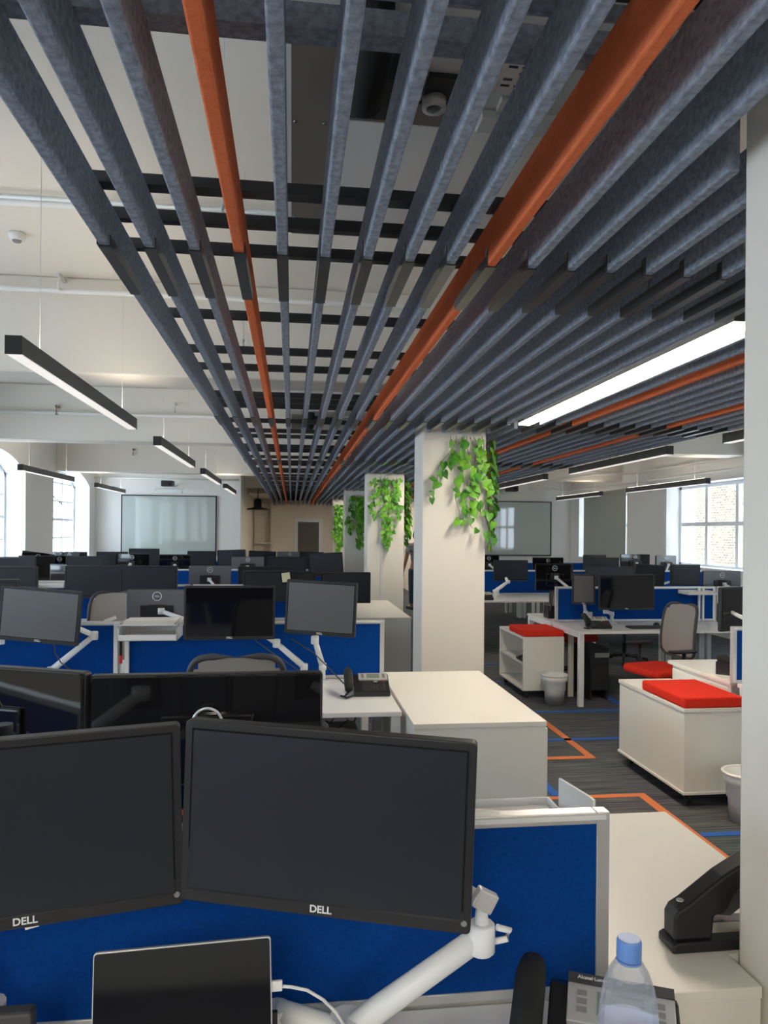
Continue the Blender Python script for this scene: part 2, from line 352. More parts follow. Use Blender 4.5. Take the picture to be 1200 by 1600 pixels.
# carrier rails above
ROFF = [-.31, -.08, .16, .95, 1.60, 2.02]; nr = 0
for k, yj in enumerate(JO):
    for j, r in enumerate(ROFF):
        yy = yj + r
        if yy > 23.6 or yy < -1.2: continue
        hw = .026 if j == 0 else .016
        spans = [(X0B + .0, 3.44)]
        for c in COLS:
            if yy + hw > c[1] - .02 and yy - hw < c[3] + .02: spans = [(X0B, c[0] - .012), (c[2] + .012, 3.44)]
        mb = MB()
        for a, b_ in spans:
            mb.box(a, yy - hw, ZT + .0006, b_, yy + hw, ZT + .012); mb.box(a, yy - .006, ZT + .012, b_, yy + .006, ZT + .04)
        o = mb.build('ceiling_rail', 'rail'); o.location = (0, 0, 0); nr += 1
        if nr <= 20: tag(o, 'dark metal cross rail over the felt baffles, %s from the camera' % ORD[nr - 1], 'rail', 'cross rails carrying the baffles')
        else: tag(o, 'dark metal cross rail over the far end of the slatted ceiling', 'rail', 'distant cross rails')
# wide rail at the top of the picture
tag(MB().box(X0B, 1.40, ZT + .0006, 3.4, 1.45, ZT + .05).box(X0B, 1.30, ZT + .0006, .98, 1.31, ZT + .03).build('ceiling_beam_rail', 'felt'), 'broad dark cross rail at the very top of the picture', 'rail')
# light strips: one visible in the slats, the others added out of view
def strip(y0, y1, label, x=None):
    o = thing('light_strip', label, 'light', (X0B + PITCH * 18 + .015 if x is None else x, (y0 + y1) / 2, ZB)); h = (y1 - y0) / 2
    if x is not None:
        for q in (-1, 1): MB().tube([(0, q * h * .7, .12), (0, q * h * .7, ZC - ZB)], .0016, 5).build('suspension_wire', 'galv', o)
    MB().box(-.045, -h, .012, .045, h, .12).build('housing', 'pend', o)
    MB().box(-.043, -h + .01, -.002, .043, h - .01, .012).build('diffuser', 'strip', o)
strip(2.68, 5.44, 'lit white light strip set between the felt baffles')
strip(-3.9, -1.0, 'added unseen light strip among the baffles behind the viewer')  # extra lamp out of view, added to brighten the foreground
strip(8.95, 10.1, 'added light strip hidden behind the main column')  # added lamp, kept out of sight by the column
strip(-3.9, -1.0, 'added unseen light strip over the desks behind the viewer at left', -1.31)  # added behind the camera for more downward light
strip(-3.9, -1.0, 'added unseen light strip over the desks behind the viewer, near the aisle', -.62)  # another unseen fill lamp added behind the camera
strip(15.6, 18.2, 'added light strip hidden behind the third column')  # unseen lamp added to lift the back of the room
strip(18.8, 21.4, 'added unseen light strip at the far end behind the columns')  # added out of sight to light the far passage

# suspension wires and hooks
for (px, py, lab) in ((348, 345, 'steel hook and wire on the rail left of the orange baffle, nearest one'), (380, 545, 'steel hook and wire between the second and third rail groups'), (402, 655, 'small steel hook and wire far down the left baffles')):
    p = PZ(px, py, ZT + .04); mb = MB().tube([p, p + Vector((0, 0, .03))], .006, 8).tube([p + Vector((0, 0, .03)), (p.x, p.y, ZC)], .0018, 6)
    mb.lathe([(.004, 0), (.009, .01), (.004, .02)], (p.x, p.y, p.z + .035), 8).tube([p + Vector((0, 0, .06)), p + Vector((.02, .01, .10)), p + Vector((.03, 0, .03))], .0015, 5)
    tag(mb.build('suspension_wire', 'galv'), lab, 'wire')

# ------------------------------------------------------------------ pendant lights
def pendant(x, y0, y1, z, label):
    o = thing('pendant_light', label, 'light', (x, (y0 + y1) / 2, z), group='linear pendant lights'); h = (y1 - y0) / 2; t = .038
    MB().box(-t, -h + .003, 0.004, t, h - .003, .088).build('housing', 'pend', o)
    MB().box(-t - .001, -h, 0, t + .001, -h + .003, .089).build('end_cap', 'pendcap', o); MB().box(-t - .001, h - .003, 0, t + .001, h, .089).build('end_cap', 'pendcap', o)
    MB().box(-t + .006, -h + .008, -.002, t - .006, h - .008, .004).build('diffuser', 'diff', o)
    MB().box(-t + .010, -h + .05, .087, t - .010, h - .05, .0905).build('uplight_lens', 'upl', o)
    for s in (-1, 1):
        MB().tube([(0, s * h * .72, .088), (0, s * h * .72, .105)], .006, 8).tube([(0, s * h * .72, .105), (0, s * h * .72, ZC - z - (0))], .0016, 5).build('suspension_wire', 'galv', o)
pendant(-1.31, 3.66, 6.26, 2.5, 'linear pendant light nearest on the left, grey with pale underside')
pendant(-1.31, 7.40, 9.95, 2.5, 'second linear pendant light in the row along the left of the slats')
pendant(-1.31, 11.1, 13.6, 2.5, 'third linear pendant light in the row along the left of the slats')
pendant(-1.31, 14.7, 17.2, 2.5, 'fourth and farthest linear pendant light in the row left of the slats')
pendant(-3.83, 11.0, 13.5, 2.5, 'linear pendant light hanging in front of the arched windows, the nearer')
pendant(-3.83, 15.1, 17.5, 2.5, 'linear pendant light hanging by the corner left of the whiteboard')
pendant(3.88, 3.6, 6.2, 2.5, 'linear pendant light on the right, end seen beside the near column')
pendant(3.86, 7.16, 9.86, 2.5, 'long linear pendant light just outside the right edge of the slats')
pendant(3.86, 10.9, 13.4, 2.5, 'linear pendant light tucked beside the slats above the right whiteboard')
pendant(6.28, 10.5, 13.2, 2.45, 'linear pendant light hanging before the bright right window')
pendant(6.28, 14.4, 16.9, 2.45, 'short looking pendant light hanging before the dull blind on the right')

# ------------------------------------------------------------------ ceiling services
def fancoil(yo, label):
    o = thing('fan_coil_unit', label, 'air conditioner', (0, yo, 2.95), group='fan coil units')
    MB().box(-.045, 1.60, .012, 1.02, 3.17, .50).build('casing', 'galv', o, bevel=.004)
    MB().box(-.013, 1.87, 0, .105, 3.17, .012).box(.106, 2.16, 0, .53, 2.27, .012).box(.106, 2.27, 0.0, .135, 3.17, .012).build('brown_panel', 'brown', o)
    MB().box(.137, 2.275, 0, .50, 3.0, .012).box(.503, 2.275, 0, .98, 3.0, .012).build('access_panel', 'silver', o, bevel=.002)
    MB().box(.11, 1.95, -.06, .30, 2.155, .012).build('control_box', 'black', o, bevel=.004)
    MB().tube([(.17, 2.06, -.05), (.18, 1.98, -.10), (.19, 1.85, -.07), (.18, 1.70, .02)], [.05, .055, .055, .05], 14).build('flexible_duct', 'blackm', o)
    MB().box(.30, 2.0, -.02, .36, 2.08, .012).build('junction_box', 'black', o, bevel=.003)
    MB().box(.37, 2.02, -.002, .50, 2.155, .012).build('recess', 'dgrey', o)
    MB().lathe([(.022, 0), (.035, 0), (.035, .03), (.022, .03), (.022, 0)], (.40, 2.11, -.04), 20, closed=True).build('pipe_stub', 'white', o)
    MB().tube([(.33, 1.93, -.01), (.33, 1.93, .05)], .012).tube([(.33, 1.90, -.012), (.345, 1.99, -.012)], .006).build('valve', 'chrome', o)
    MB().box(.56, 1.92, -.003, .70, 2.06, .012).box(.60, 2.1, -.003, .68, 2.16, .012).build('label_plate', 'paper', o)
    mk = MB()
    for k in range(4):
        for j in range(3):
            if (k * 3 + j) % 4 != 3: mk.box(.575 + .038 * j, 1.94 + .028 * k, -.0045, .60 + .038 * j, 1.948 + .028 * k, -.003)
    mk.tube([(.625, 2.115, -.004), (.655, 2.115, -.004), (.64, 2.145, -.004), (.625, 2.115, -.004)], .0012, 4).box(.639, 2.12, -.005, .641, 2.132, -.003)
    mk.build('label_marks', 'dgrey', o)
    sc = MB()
    for (a, b_) in ((.0, 2.3), (.09, 2.3), (0, 3.0), (.24, 2.25), (.43, 2.2), (.33, 2.95), (.47, 2.4), (.75, 2.95), (.75, 2.4)): sc.lathe([(.006, -.004), (.006, 0)], (a, b_, 0), 8)
    sc.build('screws', 'chrome', o)
    MB().box(.56, 2.175, -.015, .98, 2.26, .012).build('drain_tray', 'galv', o, bevel=.003)
    hg = MB()
    for a in (.0, .95):
        for b_ in (1.72, 3.05): hg.tube([(a, b_, .50), (a, b_, ZC - 2.95)], .005, 6)
    hg.build('threaded_rod', 'galv', o)
fancoil(0, 'large metal fan coil unit above the baffles at the top of the picture')
fancoil(6.3, 'small looking fan coil unit above the far baffles')
def pipe(name, pts, r, label, m='pipe', cat='pipe'):
    return tag(MB().tube(pts, r, 8).build(name, m), label, cat)
pipe('conduit_pipe', [(XL, 4.50, 3.60), (XR, 4.50, 3.60)], .014, 'grey metal conduit crossing the ceiling at the left of the near baffles', 'galv')
pipe('conduit_pipe', [(XL, 4.58, 3.605), (XR, 4.58, 3.605)], .024, 'thick white pipe crossing the ceiling beside the grey conduit')
pipe('sprinkler_pipe', [(XL, 5.9, 3.50), (XR, 5.9, 3.50)], .02, 'white pipe running high along the first deep ceiling beam')
pipe('sprinkler_pipe', [(XL, 10.42, 3.24), (XR, 10.42, 3.24)], .022, 'white sprinkler pipe along the face of the second ceiling beam')
pipe('sprinkler_pipe', [(XL, 17.8, 2.87), (-1.25, 17.8, 2.87)], .02, 'grey pipe along the wall above the left whiteboard', 'galv')
pipe('conduit_pipe', [(3.5, 14.9, 2.75), (5.0, 14.85, 2.75), (6.2, 14.6, 2.9), (6.9, 14.2, 2.9), (6.9, 8, 2.9)], .022, 'white pipe bending along the top of the right wall')
pipe('conduit_pipe', [(5.9, 17.85, 2.78), (6.2, 17.85, 2.78), (6.9, 17.6, 2.72), (6.93, 9, 2.72)], .018, 'thin white pipe above the blind on the right wall')
pipe('sprinkler_pipe', [(1.7, 14.93, 2.98), (XR, 14.93, 2.98)], .016, 'white pipe across the beam above the right whiteboard')
for (px, py, Y, lab) in ((92, 440, 5.86, 'white pipe bracket with short stubs high on the left ceiling'), (88, 640, 10.4, 'small brass sprinkler head on the left beam pipe'), (273, 636, 10.4, 'small white pipe bracket beside the baffles on the second beam'), (208, 706, 14.9, 'tiny sprinkler head on the third beam, left of the slats')):
    p = PY(px, py, Y)
    tag(MB().tube([Vector((p.x, Y + .14, p.z + .05)), p + Vector((0, 0, .05)), p], .018, 8).tube([p, p - Vector((0, 0, .06))], .011, 8).lathe([(.022, 0), (.022, .006)], (p.x, p.y, p.z - .07), 10).build('sprinkler', 'brass' if 'sprinkler' in lab else 'pipe'), lab, 'sprinkler')
o = thing('smoke_detector', 'round white smoke detector on the ceiling at the far left', 'smoke detector', (-1.83, 5.16, ZC))
MB().lathe([(.055, 0), (.055, -.02), (.045, -.045), (.03, -.05)], n=24).build('body', 'white', o); MB().lathe([(.03, -.05), (.022, -.06)], n=20).build('sensor', 'grey', o)
p = PY(403, 788, 20); o = thing('pendant_speaker', 'black dome pendant fitting hanging in the far passage', 'lamp', (p.x, p.y, p.z - .15))
MB().lathe([(.30, 0), (.30, .03), (.10, .07), (.10, .26), (.06, .30)], n=24).build('shade', 'black', o); MB().tube([(0, 0, .3), (0, 0, ZC - p.z + .15)], .012).build('rod', 'black', o)
pipe('cable_tray', [(-1.2, 20.3, 2.9), (3.2, 20.3, 2.9)], .05, 'dark cable tray across the far passage ceiling', 'dgrey', 'cable tray')
o = thing('shelf_unit', 'cream shelving recessed at the left of the far passage', 'shelf', (-1.0, 23.8, 0))
MB().box(-.2, .1, 0, .33, .19, 2.55).build('back_panel', 'cream', o)
for zz in (.7, 1.25, 1.78, 2.1): MB().box(-.2, -.15, zz, .33, .1, zz + .04).build('shelf', 'cream', o)
MB().box(.33, -.15, 0, .37, .19, 2.6).build('side_panel', 'cream', o)

# projectors over the boards
def projector(p, label, s):
    o = thing('projector', label, 'projector', p)
    MB().box(-.13, -.1, 0, .13, .14, .13).build('body', 'black' if s else 'dgrey', o, bevel=.01)
    MB().box(-.30, .10, -.06, .34, .16, -.01).tube([(.3, .14, -.03), (.3, .14, -.14)], .012).tube([(-.28, .14, -.03), (-.3, .14, -.10)], .012).build('bracket', 'galv', o)
    MB().tube([(0, .1, .06), (0, YB - p[1] - .01, .06)], .03).build('wall_arm', 'galv', o)
    MB().lathe([(.035, -.115), (.035, -.1)], (.05, 0, .06), 14, 'Y').build('lens', 'screeng', o)
p = PY(262, 760, 16.9); projector(p, 'black projector on a bracket above the left whiteboard', 1)
p = PY(800, 768, 16.9); projector(p, 'black projector on a bracket above the right whiteboard', 0)
# whiteboards
def board(x0, x1, z0, z1, label):
    o = thing('whiteboard', label, 'whiteboard', ((x0 + x1) / 2, YB, z0)); w_, h_ = (x1 - x0) / 2, z1 - z0
    MB().box(-w_ + .02, -.035, .02, w_ - .02, -.002, h_ - .02).build('glass_surface', 'board', o)
    MB().box(-w_, -.045, 0, -w_ + .025, -.001, h_).box(w_ - .025, -.045, 0, w_, -.001, h_).box(-w_, -.045, h_ - .025, w_, -.001, h_).box(-w_, -.045, 0, w_, -.001, .025).build('frame', 'black', o)
a = PY(190, 773, YB); b = PY(338, 868, YB); board(a.x, b.x, b.z, a.z, 'glossy whiteboard in a black frame on the back wall at left')
a = PY(861, 784, YB); board(a.x - 2.1, a.x, 1.1, a.z, 'glossy whiteboard in a black frame on the back wall right of the columns')
# blind in right window
o = thing('roller_blind', 'grey green roller blind drawn down over the right back window', 'blind', (XR - .02, 16.0, 0))
MB().box(-.012, -1.25, 1.10, 0, .98, 2.62).build('fabric', 'blind', o); MB().tube([(-.02, -1.25, 2.64), (-.02, .98, 2.64)], .025).build('roller', 'white', o); MB().box(-.02, -1.25, 1.08, .006, .98, 1.10).build('bottom_bar', 'dgrey', o)

# ------------------------------------------------------------------ floor lines
def line(x0, y0, x1, y1, m, label):
    tag(MB().box(min(x0, x1), min(y0, y1), 0.0005, max(x0, x1), max(y0, y1), .004).build('floor_line', m), label, 'floor line')
tag(MB().prism([(1.3, 5.25), (2.27, 5.25), (2.27, 6.6), (2.21, 6.6), (2.21, 5.31), (1.3, 5.31)], .0005, .004).build('floor_line', 'tapeo'), 'orange L-shaped carpet line beside the long white cabinet', 'floor line')
tag(MB().prism([(1.3, 4.46), (2.215, 4.46), (2.215, 1.7), (2.275, 1.7), (2.275, 4.51), (1.3, 4.51)], .0005, .004).build('floor_line', 'tapeo'), 'orange carpet line turning the corner behind the nearest cabinet', 'floor line')
line(1.3, 5.72, 2.9, 5.78, 'tapeb', 'blue carpet line crossing the aisle between the two orange lines')
line(1.6, 6.62, 3.6, 6.69, 'tapeb', 'blue carpet line crossing the aisle in front of the white waste bin')
line(1.66, 4.52, 1.72, 5.2, 'tapeb', 'short blue carpet line at the foot of the long white cabinet')
line(2.28, 3.83, 3.6, 3.88, 'tapeb', 'blue carpet line in front of the near waste bin')
line(3.18, 6.7, 3.26, 8.4, 'tapeb', 'blue carpet line running away under the right desk')
line(1.7, 9.1, 2.9, 9.16, 'tapeb', 'far blue carpet line beyond the open shelf cabinet')
line(1.7, 8.0, 2.35, 8.05, 'tapeb', 'blue carpet line ending at the open shelf cabinet')

# ------------------------------------------------------------------ storage cabinets
def slabcab(poly, h, label, splits=(), axis_doors=True):
    xs = [p[0] for p in poly]; ys = [p[1] for p in poly]; cx, cy = (min(xs) + max(xs)) / 2, min(ys)
    o = thing('storage_cabinet', label, 'cabinet', (cx, cy, 0)); q = [(x - cx, y - cy) for x, y in poly]
    def ins(d): 
        mx0, mx1, my0, my1 = min(p[0] for p in q), max(p[0] for p in q), min(p[1] for p in q), max(p[1] for p in q)
        return [(min(max(x, mx0 + d), mx1 - d), min(max(y, my0 + d), my1 - d)) for x, y in q]
    MB().prism(ins(.004), .05, h - .026).build('body', 'lam', o, bevel=.002); MB().prism(ins(.03), 0, .05).build('plinth', 'dgrey', o)
    MB().prism(q, h - .025, h).build('top', 'lam', o, bevel=.0015)
    return o, q
o, q = slabcab([(.68, 1.435), (.99, 1.435), (.99, 1.555), (1.277, 1.555), (1.277, 2.38), (.68, 2.38)], .73, 'white cabinet top in the foreground carrying the black stapler')
o, q = slabcab([(.605, 3.58), (1.285, 3.58), (1.285, 4.93), (.605, 4.93)], .73, 'long white cabinet in the middle beside the desk with the phone')
for k in (0, 1): MB().box(.34, .02 + .66 * k, .07, .352, .67 + .66 * k, .69).build('door', 'lam', o, bevel=.002)
o, q = slabcab([(.66, 8.03), (1.32, 8.03), (1.32, 10.06), (.66, 10.06)], .73, 'white cabinet behind the blue divider at the foot of the second column')

def castors(o, pts):
    for (x, y_) in pts:
        c = MB().lathe([(.03, -.014), (.038, -.008), (.038, .008), (.03, .014)], (x, y_, .038), 16, 'X').build('castor', 'black', o)
        MB().box(x - .02, y_ - .022, .045, x + .02, y_ + .022, .085).build('fork', 'blackm', c)
def cushion(x0, y0, x1, y1, z, h, label):
    n = 8; mb = MB(); cx, cy = (x0 + x1) / 2, (y0 + y1) / 2; hx, hy = (x1 - x0) / 2, (y1 - y0) / 2
    o = thing('seat_cushion', label, 'cushion', (cx, cy, z))
    MB().box(-hx, -hy, 0, hx, hy, h).build('pad', 'red', o, bevel=.014)
    MB().tube([(-hx + .012, -hy + .003, h - .008), (hx - .012, -hy + .003, h - .008), (hx - .003, hy - .012, h - .008), (-hx + .003, hy - .012, h - .008), (-hx + .003, -hy + .012, h - .008)], .0022, 6).build('piping', 'red', o)
o = thing('mobile_cabinet', 'white cabinet on black castors at the right with a red cushion on top', 'cabinet', (2.40, 4.25, 0))
MB().box(0, 0, .095, .40, .90, .585).build('body', 'lam', o, bevel=.002); MB().box(-.006, -.006, .585, .40, .906, .608).build('top', 'lam', o, bevel=.002); MB().box(-.008, -.008, .078, .40, .908, .095).build('base_panel', 'lam', o, bevel=.002)
castors(o, [(.06, .06), (.34, .06), (.06, .84), (.34, .84)])
cushion(2.395, 4.25, 2.79, 4.80, .608, .068, 'red seat cushion on the castored cabinet nearest the right edge')
o = thing('shelf_cabinet', 'white castored cabinet with open shelves facing the aisle and a red cushion', 'cabinet', (2.33, 7.2, 0)); W_, D_ = .43, .86
MB().box(0, 0, .10, W_, .018, .60).box(0, D_ - .018, .10, W_, D_, .60).box(W_ - .016, 0.018, .10, W_, D_ - .018, .60).build('side_panel', 'lam', o, bevel=.002)
MB().box(0, 0, .60, W_, D_, .625).build('top', 'lam', o, bevel=.002); MB().box(0, 0, .08, W_, D_, .10).build('base_panel', 'lam', o, bevel=.002); MB().box(.01, .018, .34, W_ - .016, D_ - .018, .358).build('shelf', 'lam', o)
castors(o, [(.06, .06), (.37, .06), (.06, .8), (.37, .8)])
cushion(2.335, 7.2, 2.76, 7.72, .625, .065, 'red seat cushion on the open shelf cabinet by the right desk')
o = MB().tube([(2.39, 7.35, .372), (2.43, 7.45, .42), (2.5, 7.30, .40), (2.41, 7.28, .45), (2.36, 7.42, .39), (2.46, 7.52, .37), (2.42, 7.3, .37)], .012, 8).box(2.35, 7.26, .36, 2.5, 7.5, .385)
tag(o.build('cable_bundle', 'black'), 'tangle of black cables and adapters on the shelf of the open cabinet', 'cables')

def bin_(x, y_, s, label):
    o = thing('waste_bin', label, 'bin', (x, y_, 0))
    MB().lathe([(.088 * s, .004), (.09 * s, 0), (.10 * s, .13 * s), (.108 * s, .14 * s), (.112 * s, .22 * s), (.125 * s, .23 * s), (.128 * s, .285 * s), (.12 * s, .285 * s), (.10 * s, .15 * s), (.08 * s, .01)], n=32).build('bucket', 'white', o)
    MB().lathe([(.128 * s, .275 * s), (.136 * s, .28 * s), (.136 * s, .29 * s), (.120 * s, .292 * s), (.118 * s, .26 * s)], n=32, closed=True).build('rim_liner', 'paper', o)
bin_(2.58, 6.98, 1.0, 'white waste bin with ribbed sides beside the open shelf cabinet')
bin_(2.66, 4.02, 1.0, 'white waste bin half hidden at the right edge in front of the castored cabinet')

# ------------------------------------------------------------------ desks
def make_desk(x0, x1, y0, y1, label, zt=.73, legs=True, group=None):
    o = thing('desk', label, 'desk', ((x0 + x1) / 2, (y0 + y1) / 2, 0), group=group); hx, hy = (x1 - x0) / 2, (y1 - y0) / 2
    MB().box(-hx, -hy, zt - .025, hx, hy, zt).build('desktop', 'desk', o, bevel=.002)
    for sx in (-1, 1):
        for sy in (-1, 1):
            MB().box(sx * (hx - .03) - .025, sy * (hy - .04) - .025, 0, sx * (hx - .03) + .025, sy * (hy - .04) + .025, zt - .025).build('leg', 'metalw', o, bevel=.003)
    MB().box(-hx + .055, -.02, zt - .065, hx - .055, .02, zt - .026).box(-hx + .005, -hy + .065, zt - .065, -hx + .05, hy - .065, zt - .026).box(hx - .05, -hy + .065, zt - .065, hx - .005, hy - .065, zt - .026).build('underframe', 'metalw', o)
    return o
def divider(x0, x1, y_, label, z0=.735, z1=1.107, group='blue desk dividers'):
    o = thing('desk_divider', label, 'divider', ((x0 + x1) / 2, y_, z0), group=group); hx = (x1 - x0) / 2; h = z1 - z0; t = .016
    MB().box(-hx + .028, -t + .003, .02, hx - .028, t - .003, h - .024).build('fabric_panel', 'blue', o)
    MB().box(-hx, -t, 0, -hx + .028, t, h).box(hx - .028, -t, 0, hx, t, h).box(-hx + .028, -t, h - .024, hx - .028, t, h).box(-hx + .028, -t, 0, hx - .028, t, .02).build('frame', 'alu', o, bevel=.002)
    MB().box(-hx + .01, -t - .004, h - .014, hx - .01, -t + .001, h - .004).build('top_rail_groove', 'metalw', o)
    MB().box(-hx + .05, -.02, -.0345 if z0 > .7 else 0, -hx + .10, .02, 0).box(hx - .1, -.02, -.0345, hx - .05, .02, 0).build('mounting_foot', 'alu', o) if False else None
    return o
ROWN = ['foreground', 'second', 'third', 'fourth', 'fifth']
BX = [(-1.02, .585), (-2.66, -1.05), (-4.3, -2.69)]
CN = ['by the columns', 'in the middle of the left block', 'against the window side']
BY = [1.46, 4.74, 7.90, 11.0, 14.15]
for r, yb in enumerate(BY):
    for c, (x0, x1) in enumerate(BX):
        if r == 0 and c == 2: continue
        xe = .655 if (c == 0 and r == 0) else (.60 if c == 0 else x1)
        make_desk(x0, x1 + (.06 if (r == 0 and c == 0) else 0), yb - .90, yb - .0175, 'white desk, near half of the %s row, %s' % (ROWN[r], CN[c]), group='white bench desks')
        make_desk(x0, x1 + (.06 if (r == 0 and c == 0) else 0), yb + .0175, yb + .80, 'white desk, far half of the %s row, %s' % (ROWN[r], CN[c]), group='white bench desks')
        divider(x0, xe, yb, 'blue fabric divider in the %s row %s' % (ROWN[r], CN[c]))
# right hand block
make_desk(2.76, 4.45, 6.80, 7.56, 'white desk at the right with the big monitor, keyboard and phone')
make_desk(2.76, 4.45, 7.60, 8.40, 'white desk on the far side of the right blue divider')
divider(2.80, 4.62, 7.58, 'long blue divider behind the big monitor on the right')
make_desk(4.48, 6.1, 6.80, 7.56, 'white desk at the right partly hidden behind the near column')
make_desk(4.48, 6.1, 7.60, 8.40, 'white desk beyond the right divider by the bright window')
divider(4.64, 6.1, 7.58, 'blue divider at the right hidden behind the column')
make_desk(2.40, 4.2, 9.95, 10.93, 'white desk far right of the columns carrying a phone and a twin arm')
make_desk(2.40, 4.2, 10.97, 11.8, 'white desk beyond the far right divider')
divider(2.40, 4.2, 10.95, 'blue divider far right of the main column')
make_desk(4.23, 6.5, 9.95, 10.93, 'white desk in the far right block next to the window wall')
make_desk(4.23, 6.5, 10.97, 11.8, 'white desk in the far right block, window side, far half')
divider(4.23, 6.5, 10.95, 'blue divider in the far right block near the window wall')
make_desk(2.9, 4.5, 14.118, 15.0, 'white desk in front of the right whiteboard')
make_desk(2.9, 4.5, 13.2, 14.082, 'white desk on the near side of the farthest right dividers')
make_desk(4.53, 6.2, 13.2, 14.082, 'white desk near side of the farthest right row by the blind')
make_desk(4.53, 6.2, 14.118, 15.0, 'white desk in the farthest right row by the blind')
divider(2.9, 4.5, 14.1, 'blue divider in the farthest right row under the whiteboard')
divider(4.53, 6.2, 14.1, 'blue divider in the farthest right row by the blind')
# near right desk end with drawer
o = thing('pedestal_desk', 'cream topped desk end with a drawer behind the red cushioned cabinet', 'desk', (2.82, 4.44, 0))
MB().box(0, 0, .705, 1.6, .80, .73).build('desktop', 'lam', o, bevel=.002); MB().box(.02, .02, .02, .42, .76, .70).build('body', 'lam', o, bevel=.002)
dr = MB().box(.006, .05, .50, .02, .74, .68).build('drawer', 'lam', o, bevel=.002); MB().box(-.002, .40, .60, .006, .62, .625).build('handle', 'alu', dr)
MB().box(1.5, .02, 0, 1.55, .76, .705).build('side_panel', 'lam', o)
divider(2.80, 4.4, 4.40, 'blue divider with cream post at the right edge behind the red cushion', z0=.73, z1=1.09)
make_desk(2.83, 4.4, 3.58, 4.38, 'white desk in front of the divider at the right edge')
# small cream pedestal left of right divider
# paper trays / shelf bins hanging on dividers
def tray(p, w_, d_, h_, label, tilt=0):
    o = thing('letter_tray', label, 'tray', p, tilt); t = .006
    MB().box(-w_ / 2, -d_ / 2, 0, w_ / 2, d_ / 2, t).box(-w_ / 2, -d_ / 2, 0, -w_ / 2 + t, d_ / 2, h_).box(w_ / 2 - t, -d_ / 2, 0, w_ / 2, d_ / 2, h_).box(-w_ / 2, d_ / 2 - t, 0, w_ / 2, d_ / 2, h_).box(-w_ / 2, -d_ / 2, 0, w_ / 2, -d_ / 2 + t, h_ * .5).build('tray_body', 'white', o, bevel=.002)
    pm = MB()
    for k in range(3): pm.obox((.005 * k, 0, t + .006 + .008 * k), (w_ - .04, d_ - .04, .007), Matrix.Rotation(R(1.2 * k - 1), 3, 'Z'))
    pm.build('papers', 'paper', o); return o
tray((.455, 1.60, 1.00), .33, .22, .045, 'white letter tray with papers hung behind the nearest blue divider')
o = thing('end_bracket', 'thin white upright bracket at the corner of the nearest divider', 'bracket', (.640, 1.59, .73))
MB().prism([(-.10, .0), (.10, .0), (.10, .365), (-.08, .385), (-.10, .385)], -.003, .003, 'X').build('plate', 'white', o)
tray((-.84, 4.60, 1.02), .34, .24, .075, 'white letter tray full of papers hung on the second divider'); tray((-.84, 4.60, 1.105), .34, .22, .02, 'shallow upper letter tray of papers above the second divider')
p = PZ(80, 912, 1.12); tray((p.x, 7.74, 1.09), .36, .24, .06, 'white letter tray on the third row divider at the left')
p = PY(1085, 925, 7.5); tray((p.x, 7.448, p.z - .02), .32, .22, .04, 'white letter tray hung on the right blue divider')
o = MB().box(-.015, -.03, 0, .015, .03, .36); q = thing('tool_post', 'white tool rail post with a red handled screwdriver between the second row dividers', 'post', (-1.035, 4.70, .735))
MB().box(-.045, -.012, 0, -.02, .012, .37).box(.02, -.012, 0, .045, .012, .37).build('post', 'metalw', q, bevel=.002); MB().tube([(0, -.016, .12), (0, -.016, .17)], .010).build('handle', 'redp', q); MB().tube([(0, -.016, .17), (0, -.016, .30)], .008).build('shaft', 'blackm', q)
q = thing('tool_post', 'slim white post holding the tray on the right blue divider', 'post', (4.43, 7.53, .735)); MB().box(-.03, -.012, 0, -.01, .012, .36).box(.015, -.012, 0, .035, .012, .36).build('post', 'metalw', q, bevel=.002)

